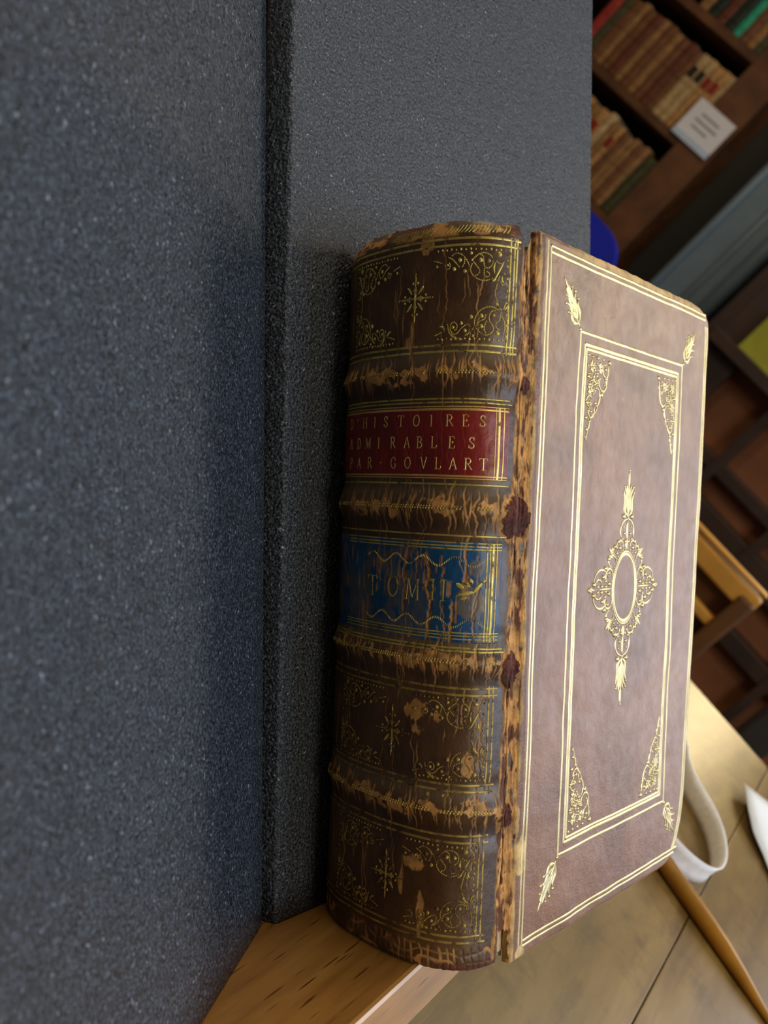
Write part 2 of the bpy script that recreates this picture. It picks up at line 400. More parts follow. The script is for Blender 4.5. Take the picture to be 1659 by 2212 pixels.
# head cap and tail: long wear, crocodile blocks
edge_t = np.clip((Y-177.2)/2, 0, 1); edge_b = 1-sst(Y, 5.2, 6.2)
blk = np.minimum(np.abs(((A/2.1+1.5*(fbm(A, Y, 6, 6, 91, 2)-.5)) % 1)-.5)*2, np.abs(((Y/2.7+1.7*(fbm(A, Y, 5, 5, 92, 2)-.5)) % 1)-.5)*2)
croc = 1-sst(blk, .16, .42)
wear = np.maximum(wear, edge_b*croc*.85*sst(fbm(A, Y, 9, 9, 93, 2), .25, .4)); hh = hh-edge_b*croc*.12
wear = np.maximum(wear, sst(Y, 176.4, 177.6)*sst(fbm(A, Y, 4, 1.5, 94, 4), .45, .6)*.8); suede = np.maximum(suede, .75*sst(Y, 177.5, 179)*sst(fbm(A, Y, 6, 3, 95, 3), .52, .6))
suede = np.maximum(suede, .8*(1-sst(Y, 1.2, 2.6))*sst(A, 46, 52)); 
# hinge strip: torn, tan and red-brown along the joint
js = sst(A, 65.5+(fbm(A*0, Y, 1, 4, 101, 3)-.5)*1.6, 66.3+(fbm(A*0, Y, 1, 4, 101, 3)-.5)*1.6)
fib = fbm(A, Y, .7, 3.5, 102, 5)
wear = np.maximum(wear, js*sst(fib+.08*np.sin(Y*.11), .28, .38)); suede = np.maximum(suede, js*sst(fbm(A, Y, 1.1, 5, 103, 5), .55, .62)*.7)
hh = hh+js*((fbm(A, Y, .7, 5, 104, 4)-.5)*.8+(fbm(A, Y, .35, .8, 108, 2)-.5)*.22)
tear = np.exp(-((A-(67.6+1.1*(fbm(A*0, Y, 1, 12, 105, 3)-.5)*2))/.22)**2)*sst(fbm(A*0, Y, 1, 16, 106, 2), .40, .52)
crack = np.maximum(crack, tear*.9); hh = hh-tear*.9
tear2 = np.exp(-((A-69.6-(Y>150)*.0)/.35)**2)*sst(Y, 150, 178)*.9; crack = np.maximum(crack, tear2); hh = hh-tear2*1.2
# bare spots in compartments
for (ca, cy, ra, ry) in [(43, 62, 3.6, 3.0), (43.5, 57.5, 2.0, 1.6), (49, 61, 1.4, 1.4), (36, 151.5, 1.6, 2.0), (44, 25, 2.6, 2.5), (40.5, 20, .8, 4), (46.5, 13, 1.0, 6), (41, 175.5, 2.2, 2.4), (57, 50, 1.5, 3.5)]:
    e = ((A-ca)/ra)**2+((Y-cy)/ry)**2+(fbm(A, Y, 1.5, 3, 111, 4)-.5)*2.4; wear = np.maximum(wear, (1-sst(e, .6, 1.0))*.75)
hh = hh-Cd-.10*wear*(1-js)
hh = hh+(fbm(A, Y, .5, 1.2, 121, 2)-.5)*.05
sx = np.interp(A, sarc, prof[:, 0]); sz = np.interp(A, sarc, prof[:, 1]); nx = np.interp(A, sarc, nrm[:, 0]); nz = np.interp(A, sarc, nrm[:, 1])
cap = np.clip((Y-176.5)/4.7, 0, 1)**2*2.4*(1-sst(A, 60, 66)); hh = hh-cap+np.clip((3-Y)/3, 0, 1)**2*-.8
PX = sx+nx*hh; PZ = sz+nz*hh
def grid_mesh(name, X_, Y_, Z_, mask, attrs, thick=None):
    ny, na = X_.shape; idx = np.arange(ny*na).reshape(ny, na)
    f = np.stack([idx[:-1, :-1], idx[:-1, 1:], idx[1:, 1:], idx[1:, :-1]], -1)[mask].reshape(-1, 4)
    used = np.unique(f); remap = np.full(ny*na, -1); remap[used] = np.arange(len(used)); f = remap[f]
    co = np.stack([X_.ravel()[used], Y_.ravel()[used], Z_.ravel()[used]], 1)*MM
    me = bpy.data.meshes.new(name); me.vertices.add(len(co)); me.vertices.foreach_set('co', co.ravel())
    me.loops.add(f.size); me.loops.foreach_set('vertex_index', f.ravel().astype(np.int32))
    me.polygons.add(len(f)); me.polygons.foreach_set('loop_start', np.arange(0, f.size, 4, dtype=np.int32)); 
    me.update(calc_edges=True); me.polygons.foreach_set('use_smooth', np.ones(len(f), bool))
    for k, v in attrs.items():
        at = me.attributes.new(k, 'FLOAT', 'POINT'); at.data.foreach_set('value', v.ravel()[used].astype(np.float32))
    return me
book = empty('leather_bound_book', mat4=BOOK, label='thick brown calf book with gilt cover and raised bands, leaning on the foam', cat='book')
cell_y = (Y[:-1, :-1]+Y[1:, 1:])/2; cell_a = (A[:-1, :-1]+A[1:, 1:])/2
hole = (np.abs(cell_a-69.0-(fbm(cell_a, cell_y, 1, 2, 131, 2)-.5)*.8) < 1.7) & (cell_y < 8.5+(fbm(cell_a, cell_y, .8, 3, 132, 2)-.5)*3)
attrs = dict(wear=np.clip(wear, 0, 1)*(1-suede), suede=suede, grey=grey, crack=crack)
isband = np.zeros_like(hole); bm_masks = []
for b in BANDS:
    mk = (np.abs(cell_y-b) < 3.4) & (cell_a < 65); bm_masks.append(mk); isband |= mk
spine = link('spine', grid_mesh('spine', PX, Y, -PZ, (~hole) & (~isband), attrs), book, M['spine'])
for mk in bm_masks: tag(link('raised_band', grid_mesh('raised_band', PX, Y, -PZ, mk & (~hole), attrs), spine, M['spine']))

# text block, boards
bm = bmesh.new(); box_bm(bm, (.0293, .090, -.0585), (.0515, .1735, .105), .0006); bm_obj('page_block', bm, M['pages'], book)
V, F = [], []
prof_in = [(x*.955+1.2, z*.93+1.0) for x, z in prof[6:-30:10]]+[(54.5, 6), (3.5, 6)]
S = [[Vector((x*MM, y*MM, -z*MM)) for x, z in prof_in] for y in (2.8, 176.0)]
V, F = loft(S); link('page_fold', mesh('page_fold', V, F, False), book, M['pages'])
def zmax(y): return np.interp(y, [0, 1.1, 3, 7, 13.9, 22.6, 68, 114, 166, 172, 175.5, 177.6, 179.2, 180], [94, 98.2, 103.7, 107, 109.9, 111.3, 112.9, 114.6, 115.2, 115.2, 114.4, 112.2, 106, 99])
def cover_h(z, y):
    z = np.asarray(z, float); y = np.asarray(y, float)
    h = (fbm(z, y, 16, 22, 201, 3)-.5)*.7+(fbm(z, y, 2.2, 3.0, 202, 3)-.5)*.16*(.35+.65*sst(y, 90, 150))*(1-.5*sst(z, 40, 80))
    h = h-.0*z
    return h
Z0 = 1.3
NZ, NYc = 330, 520
yc = np.concatenate([np.linspace(0, 2, 14)[:-1], np.linspace(2, 178, NYc-27), np.linspace(178, 180, 15)[1:]]); NYc = len(yc)
vv = np.concatenate([np.linspace(0, .02, 12)[:-1], np.linspace(.02, .98, NZ-22), np.linspace(.98, 1, 12)[1:]]); NZ = len(vv)
Yc = np.repeat(yc[:, None], NZ, 1)
# slightly chipped outline
tipT = (fbm(vv*110, vv*0, 3, 1, 211, 4)-.5)*.9; Yc = Yc+np.clip((Yc-172)/8, 0, 1)*tipT[None]
zmx = zmax(yc)+(fbm(yc, yc*0, 4, 1, 212, 4)-.5)*.5
Zc = Z0+vv[None]*(zmx-Z0)[:, None]
dE = np.minimum(np.minimum((zmx[:, None]-Zc), (Zc-Z0)*.6+.1), np.minimum(Yc, 180+tipT[None]-Yc)); dE = np.clip(dE, 0, 1.3)
Xc = T+cover_h(Zc, Yc)-(1.3-np.sqrt(np.clip(1.3**2-(1.3-dE)**2, 0, None)))
cw = np.zeros_like(Zc)
ee = np.minimum(zmx[:, None]-Zc, 180-Yc)
cw = np.maximum(cw, (1-sst(180-Yc+(fbm(Zc, Yc, 3, 3, 221, 3)-.5)*1.6, 2.4, 3.4))*sst(Zc, 12, 26)*.75)      # rubbed head edge
cw = np.maximum(cw, (1-sst(Zc+(fbm(Zc, Yc, 2, 6, 222, 4)-.5)*2.2, Z0+.3, Z0+.8))*.9)                   # torn joint side
cw = np.maximum(cw, (1-sst(np.minimum(Yc, 180-Yc), .3, .9))*.6*sst(fbm(Zc, Yc, 2, 2, 223, 3), .4, .5))
e = ((Zc-3.6)/3.0)**2+((Yc-26)/5)**2+(fbm(Zc, Yc, 2, 2, 224, 3)-.5)*1.4; cw = np.maximum(cw, (1-sst(e, .6, 1))*.9)
e = ((Zc-5)/2.4)**2+((Yc-1.5)/2.2)**2; cw = np.maximum(cw, (1-sst(e, .7, 1))*.8)
cg = np.zeros_like(Zc)
for (cz, cy, rz, ry, st) in [(31, 56, 1.6, 1.5, .5), (24, 45, .8, 1.2, .4)]:
    e = ((Zc-cz)/rz)**2+((Yc-cy)/ry)**2; cg = np.maximum(cg, (1-sst(e, .5, 1))*st)
ck = np.zeros_like(Zc)
for i in range(26):
    cz, cy, an, ln = rng.uniform(10, 100), rng.uniform(25, 175), rng.uniform(-.9, .9), rng.uniform(1.5, 7)
    if i > 15: cz, cy = rng.uniform(8, 45), rng.uniform(120, 176)
    u_ = (Zc-cz)*math.cos(an)+(Yc-cy)*math.sin(an); v_ = -(Zc-cz)*math.sin(an)+(Yc-cy)*math.cos(an)+(vn(Zc, Yc, 2, 2, 230+i)-.5)*1.5
    s1 = np.clip(1-np.abs(v_)/.16, 0, 1)*(1-sst(np.abs(u_), ln*.6, ln)); ck = np.maximum(ck, s1*.35); Xc = Xc-s1*.06
def full(a): return np.ones((a.shape[0]-1, a.shape[1]-1), bool)
cov_front = grid_mesh('cf', Xc, Yc, -Zc, full(Zc), dict(wear=cw, grey=cg, suede=np.zeros_like(Zc), crack=ck))
# side walls and inner face joined to the front face
bm = bmesh.new(); bm.from_mesh(cov_front)
be = [e for e in bm.edges if e.is_boundary]
r = bmesh.ops.extrude_edge_only(bm, edges=be); nv = [g for g in r['geom'] if isinstance(g, bmesh.types.BMVert)]
for v in nv: v.co.x = (T-2.9)*MM
ne = [g for g in r['geom'] if isinstance(g, bmesh.types.BMEdge)]
bmesh.ops.contextual_create(bm, geom=[e for e in bm.edges if e.is_boundary])
bmesh.ops.recalc_face_normals(bm, faces=bm.faces); bm.to_mesh(cov_front); bm.free()
for p in cov_front.polygons:
    p.use_smooth = len(p.vertices) == 4
front = link('front_cover', cov_front, book, M['cover'])
# back cover: same outline, plain
S = []
yb = np.concatenate([[0, .5, 1.1, 3, 7, 13.9, 22.6], np.linspace(30, 165, 8), [172, 175.5, 177.6, 179.2, 180]])
for xx, ins in ((.2, .5), (.6, .0), (2.6, .0), (3.0, .5)):
    ring = [Vector((xx*MM, max(y, ins)*MM if y < 90 else min(y, 180-ins)*MM, -(2.5+ins)*MM)) for y in yb]
    ring += [Vector((xx*MM, max(y, ins)*MM if y < 90 else min(y, 180-ins)*MM, -(float(zmax(y))-ins)*MM)) for y in yb[::-1]]
    S.append(ring)
V, F = loft(S); bc = link('back_cover', mesh('back_cover', V, F, False), book, M['cover'])
# split joint at the tail: a scrap of pale lining showing in the dark gap
V, F = [(53.6*MM, .8*MM, -.6*MM), (55.0*MM, .9*MM, -2.2*MM), (55.3*MM, 9*MM, -2.4*MM), (53.8*MM, 9*MM, -.8*MM)], [(0, 1, 2, 3)]
V2 = V+[(x-.5*MM, y, z-.3*MM) for x, y, z in V]; F2 = [(0, 1, 2, 3), (7, 6, 5, 4), (0, 4, 5, 1), (1, 5, 6, 2), (2, 6, 7, 3), (3, 7, 4, 0)]
tag(link('lining_scrap', mesh('lining_scrap', V2, F2, False), book, plain('pale_green_paper', (176, 196, 184), .8, .06)), 'pale lining paper showing in the split joint')
V, F = [(56.2, 178.2, .2), (56.9, 178.5, 1.6), (57, 160, 1.7), (56.4, 160, .4)], 0
V = [(x*MM, y*MM, -z*MM) for x, y, z in V]; V2 = V+[(x-.4*MM, y, z) for x, y, z in V]
link('lining_strip', mesh('lining_strip', V2, F2, False), book, plain('grey_brown_lining', (120, 100, 78), .85, .15, 200))

# ---- gold tooling as thin raised gilt on the leather
class Gilt:
    k = 1.0
    def __init__(s, fn): s.fn = fn; s.V = []; s.F = []
    def P(s, u, v, off): return s.fn(u, v, off)
    def ribbon(s, pts, w, h=.07, taper=False, step=.6, base=.035):
        pts = np.array(pts, float); d = np.concatenate([[0], np.cumsum(np.linalg.norm(np.diff(pts, axis=0), axis=1))])
        n = max(2, int(d[-1]/step)+1); t = np.linspace(0, d[-1], n+1); q = np.stack([np.interp(t, d, pts[:, 0]), np.interp(t, d, pts[:, 1])], 1)
        g = np.gradient(q, axis=0); g /= np.linalg.norm(g, axis=1)[:, None]+1e-9; nn = np.stack([-g[:, 1], g[:, 0]], 1)
        b = len(s.V)
        for i in range(n+1):
            ww = w/2*((math.sin(math.pi*min(1, max(0.02, t[i]/d[-1])))**.6*.9+.1) if taper else 1)
            for k, hh_ in ((-1, base-.03), (-.55, base+h*.8), (0, base+h), (.55, base+h*.8), (1, base-.03)):
                s.V.append(s.P(q[i, 0]+nn[i, 0]*ww*k, q[i, 1]+nn[i, 1]*ww*k, hh_))
            if i:
                for k in range(4): a = b+(i-1)*5+k; s.F.append((a, a+1, a+6, a+5))
    def dot(s, u, v, r, h=None, ru=None):
        h = h or r*.5; b = len(s.V); n = 8
        for rr, hh_ in ((1, .0), (.72, .03+h*.7)):
            for k in range(n): t = 2*math.pi*k/n; s.V.append(s.P(u+(ru or r)*rr*math.cos(t), v+r*rr*math.sin(t), hh_))
        s.V.append(s.P(u, v, .03+h))
        for k in range(n):
            k2 = (k+1) % n; s.F.append((b+k, b+k2, b+n+k2, b+n+k)); s.F.append((b+n+k, b+n+k2, b+2*n))
    def beads(s, pts, sp=.40, r=.19):
        pts = catmull(pts, 8) if len(pts) > 2 else np.array(pts, float)
        d = np.concatenate([[0], np.cumsum(np.linalg.norm(np.diff(pts, axis=0), axis=1))]); n = max(1, int(d[-1]/sp))
        for t in np.linspace(0, d[-1], n+1): s.dot(np.interp(t, d, pts[:, 0]), np.interp(t, d, pts[:, 1]), r)
    def petal(s, p0, p1, w, h=.16):
        w *= s.k**.6
        s.ribbon([p0, p1], w, h, True, step=math.dist(p0, p1)/7)
    def curve(s, pts, w, h=.1, taper=True): w *= s.k; s.ribbon(catmull(pts, 6), w, h, taper, .35)
    def obj(s, name, parent, mat, label=None):
        me = mesh(name, s.V, s.F); bm = bmesh.new(); bm.from_mesh(me); bmesh.ops.recalc_face_normals(bm, faces=bm.faces); bm.to_mesh(me); bm.free()
        return tag(link(name, me, parent, mat), label)
_hA = hh; _tp, _bt = tp, bt
def spine_pt(a, y, off, lift=0.0):
    fa = min(max(a/LA*(NA-1), 0), NA-1.001); i = int(fa); fx = fa-i
    t = (y-(bt[i]*(1-fx)+bt[i+1]*fx))/((tp[i]-bt[i])*(1-fx)+(tp[i+1]-bt[i+1])*fx); fy = min(max(t*(NY-1), 0), NY-1.001); j = int(fy); fy -= j
    h = (hh[j, i]*(1-fx)+hh[j, i+1]*fx)*(1-fy)+(hh[j+1, i]*(1-fx)+hh[j+1, i+1]*fx)*fy
    x = np.interp(a, sarc, prof[:, 0]); z = np.interp(a, sarc, prof[:, 1]); n0 = np.interp(a, sarc, nrm[:, 0]); n1 = np.interp(a, sarc, nrm[:, 1])
    return ((x+n0*(h+off+lift))*MM, y*MM, -(z+n1*(h+off+lift))*MM)
def smooth_pt(a, y, off, lift=0.0):
    h = float(spine_h(a, y)); x = np.interp(a, sarc, prof[:, 0]); z = np.interp(a, sarc, prof[:, 1]); n0 = np.interp(a, sarc, nrm[:, 0]); n1 = np.interp(a, sarc, nrm[:, 1])
    return ((x+n0*(h+off+lift))*MM, y*MM, -(z+n1*(h+off+lift))*MM)
LAB = .14
lab_pt = lambda a, y, off: smooth_pt(a, y, off, LAB)
def cover_pt(z, y, off): return ((T+float(cover_h(z, y))+off)*MM, y*MM, -z*MM)

# leather labels
def label_mesh(name, a0, a1, y0, y1, mat, seed, wearf):
    na, ny = int((a1-a0)/.2), int((y1-y0)/.2); aa = np.linspace(a0, a1, na); ys = np.linspace(y0, y1, ny)
    Aq = np.repeat(aa[None], ny, 0); Yq = np.repeat(ys[:, None], na, 1)
    C, W = crack_field(Aq, Yq, (a1-a0)/(na-1), (y1-y0)/(ny-1), a0, y0)
    d = np.minimum(np.minimum(Aq-a0, a1-Aq), np.minimum(Yq-y0, y1-Yq)); e = np.clip(d/.3, 0, 1)
    wq, gq = wearf(Aq, Yq, W)
    h = spine_h(Aq, Yq)+LAB-(1-e)*.18-C*.9-wq*.08+(fbm(Aq, Yq, 1.2, 2.5, seed+5, 3)-.5)*.10
    x = np.interp(Aq, sarc, prof[:, 0])+np.interp(Aq, sarc, nrm[:, 0])*h; z = np.interp(Aq, sarc, prof[:, 1])+np.interp(Aq, sarc, nrm[:, 1])*h
    return link(name, grid_mesh(name, x, Yq, -z, full(Aq), dict(wear=wq, grey=gq, suede=np.zeros_like(Aq), crack=np.zeros_like(Aq))), book, mat)
def red_w(a, y, W): return np.clip(W*.35, 0, 1), np.zeros_like(a)
def blue_w(a, y, W):
    g = sst(fbm(a, y, 5, 6, 301, 4), .45, .6)*.5*(1-sst(a, 40, 50))+.0
    e = ((a-56)/3.6)**2+((y-89)/4.5)**2+(fbm(a, y, 2, 2, 302, 3)-.5)*1.2; g = np.maximum(g, (1-sst(e, .7, 1))*.7)
    e = ((a-57)/2.2)**2+((y-97)/2.2)**2+(fbm(a, y, 2, 2, 303, 3)-.5)*1.2; g = np.maximum(g, (1-sst(e, .7, 1))*.6)
    w_ = sst(fbm(a, y, .8, 6, 304, 4), .66, .72)*.6
    return np.clip(np.maximum(W*.95, w_), 0, 1), np.clip(g, 0, 1)
title = label_mesh('title_label', 7.5, 64.2, 118.3, 136.2, M['red'], 400, red_w); tag(title, 'red leather title label lettered in gold')
volume = label_mesh('volume_label', 7.5, 63.8, 79.2, 103.6, M['blue'], 410, blue_w); tag(volume, 'blue leather volume label lettered TOM II')

# serif capitals as strokes in a unit-height box; (points, weight) weight 1 thick 0 thin
def arc(cx, cy, rx, ry, a0, a1, n=12): return [(cx+rx*math.cos(math.radians(a0+(a1-a0)*k/n)), cy+ry*math.sin(math.radians(a0+(a1-a0)*k/n))) for k in range(n+1)]
def ser(x, y, w=.13): return ([(x-w, y), (x+w, y)], 0)
GL = {
 'I': (.2, [([(.1, 0), (.1, 1)], 1), ser(.1, 0), ([(-.08, .9), (.1, 1)], 0)]),
 'H': (.75, [([(.1, 0), (.1, 1)], 1), ([(.65, 0), (.65, 1)], 1), ([(.1, .5), (.65, .5)], 0), ser(.1, 0), ser(.1, 1), ser(.65, 0), ser(.65, 1)]),
 'S': (.5, [(arc(.26, .75, .2, .23, 35, 200)+[(.15, .6), (.35, .43)]+arc(.24, .25, .22, .23, 40, -150), .7), ([(.43, .72), (.45, .97)], 0), ([(.03, .05), (.03, .3)], 0)]),
 'T': (.7, [([(.35, 0), (.35, 1)], 1), ([(0, 1), (.7, 1)], 0), ([(0, 1), (.0, .84)], 0), ([(.7, 1), (.7, .84)], 0), ser(.35, 0, .16)]),
 'O': (.75, [(arc(.37, .5, .33, .49, 90, 270), 1), (arc(.37, .5, .33, .49, -90, 90), 1)]),
 'R': (.7, [([(.12, 0), (.12, 1)], 1), (arc(.3, .76, .25, .24, 90, -90), .7), ([(.12, 1), (.3, 1)], 0), ([(.12, .52), (.3, .52)], 0), ([(.3, .52), (.66, 0)], .9), ser(.12, 0), ser(.66, 0, .09), ser(.08, 1, .08)]),
 'E': (.6, [([(.1, 0), (.1, 1)], 1), ([(.0, 1), (.52, 1), (.54, .82)], 0), ([(.1, .52), (.4, .52)], 0), ([(.4, .42), (.4, .62)], 0), ([(.0, 0), (.55, 0), (.58, .2)], 0)]),
 'A': (.75, [([(.08, 0), (.36, 1)], 0), ([(.36, 1), (.66, 0)], 1), ([(.18, .36), (.55, .36)], 0), ser(.08, 0, .1), ser(.66, 0, .12)]),
 'D': (.75, [([(.12, 0), (.12, 1)], 1), (arc(.25, .5, .42, .5, 90, -90), .9), ([(.0, 1), (.25, 1)], 0), ([(.0, 0), (.25, 0)], 0)]),
 'M': (.95, [([(.12, 0), (.16, 1)], 0), ([(.16, 1), (.46, .08)], 1), ([(.46, .08), (.76, 1)], 0), ([(.76, 1), (.8, 0)], 1), ser(.12, 0, .11), ser(.8, 0, .12), ser(.1, 1, .08), ser(.82, 1, .08)]),
 'B': (.65, [([(.12, 0), (.12, 1)], 1), (arc(.3, .76, .22, .24, 90, -90), .7), (arc(.3, .26, .27, .26, 90, -90), .8), ([(.0, 1), (.3, 1)], 0), ([(.12, .52), (.3, .52)], 0), ([(.0, 0), (.3, 0)], 0)]),
 'L': (.6, [([(.12, 0), (.12, 1)], 1), ser(.12, 1), ([(0, 0), (.55, 0), (.58, .24)], 0)]),
 'P': (.6, [([(.12, 0), (.12, 1)], 1), (arc(.3, .74, .24, .26, 90, -90), .7), ([(.0, 1), (.3, 1)], 0), ([(.12, .48), (.3, .48)], 0), ser(.12, 0)]),
 'G': (.75, [(arc(.38, .5, .34, .5, 50, 310), .9), ([(.62, .1), (.62, .42)], .8), ser(.6, .42, .12), ([(.6, .86), (.62, .68)], 0)]),
 'V': (.75, [([(.06, 1), (.36, 0)], 1), ([(.36, 0), (.66, 1)], 0), ser(.06, 1, .12), ser(.66, 1, .1)]),
}
def letters(g, items, hgt, thick, thin):
    for ch, ca, cy in items:
        if ch == '.': g.dot(ca, cy, .17 if hgt < 4 else .42); continue
        if ch == "'": g.ribbon([(ca, cy+hgt*.5), (ca-.25, cy+hgt*.2)], .22); continue
        wd, st = GL[ch]
        for pts, wt in st: g.ribbon([(ca+(x-wd/2)*hgt, cy+(y-.5)*hgt) for x, y in pts], thin+(thick-thin)*wt, .05, False, .4)
g = Gilt(lab_pt)
letters(g, list(zip("D'HISTOIRES", [12.2, 16, 20.0, 24.5, 29, 34.5, 39.5, 44, 49, 53, 57], [132.5]*11)), 2.75, .34, .16)
letters(g, list(zip("ADMIRABLES", [12.4, 17.3, 21.9, 26.5, 32, 36.8, 40.8, 45, 49.8, 54.6], [127.2]*10)), 2.75, .34, .16)
letters(g, list(zip("PAR.GOVLART", [13, 17.8, 23, 27.5, 32.3, 37.2, 42.3, 46.4, 50.3, 54, 57.6], [122.15]*11)), 2.75, .34, .16)
g.obj('lettering', title, M['gold_bright'], "gold letters D'HISTOIRES ADMIRABLES PAR GOVLART")
g = Gilt(lab_pt)
for a, wd in ((60.4, .3), (61.3, .75), (62.6, .4)): g.ribbon([(a, 118.6), (a, 136)], wd)
for y, wd in ((135.9, .3), (135.2, .55), (118.6, .3), (119.2, .45)): g.ribbon([(8, y), (64, y)], wd)
g.obj('gold_border', title, M['gold_bright'])
g = Gilt(lab_pt)
letters(g, [('T', 26.3, 91.0), ('O', 34, 91.4), ('M', 40.6, 91.2), ('.', 44.2, 92.4), ('I', 46.4, 91.6), ('I', 49.2, 91.6)], 5.0, .55, .2)
for x in (46.4, 49.2): g.ribbon([(x-.7, 94.1), (x+.7, 94.1)], .2)
g.obj('lettering', volume, M['gold_spine'], 'gold letters TOM II')
g = Gilt(lab_pt)
for a, wd in ((59.6, .35), (60.4, .35), (61.2, .8), (62.2, .35)): g.ribbon([(a, 79.6), (a, 103.2)], wd, .1)
for y, wd in ((103.2, .3), (102.4, .35), (101.7, .35), (80.1, .3), (80.9, .3), (81.6, .35)): g.ribbon([(14, y), (63.5, y)], wd)
for sgn, yb_ in ((1, 98.6), (-1, 84.0)):
    for x in np.arange(24, 61, .42):
        yy = yb_+1.1*math.cos((x-26)*2*math.pi/8.6)*sgn; g.ribbon([(x, yy-.28), (x+.06, yy+.28)], .14, .05)
fx, fy = 55.5, 91.4                                        # little gilt bird-like sprig at the right end of the label
for (dx, dy, ex, ey, ww) in [(-3.2, 2.0, -1.2, 1.0, 1.2), (-1.8, 2.6, 0.2, 1.4, 1.2), (0, 3.4, .8, 2.0, 1.0), (-2.6, -.6, 1.2, .2, .9), (1.2, .6, 3.2, 2.6, .8), (2.6, 2.2, 4.2, 3.2, .7), (-2.2, -1.6, -.4, -1.2, .8)]:
    g.petal((fx+dx, fy+dy), (fx+ex, fy+ey), ww, .2)
g.curve([(52.5, 90.6), (54.5, 90.9), (57, 91.8), (59.5, 94.6)], .4)
g.obj('gold_border', volume, M['gold_spine'])

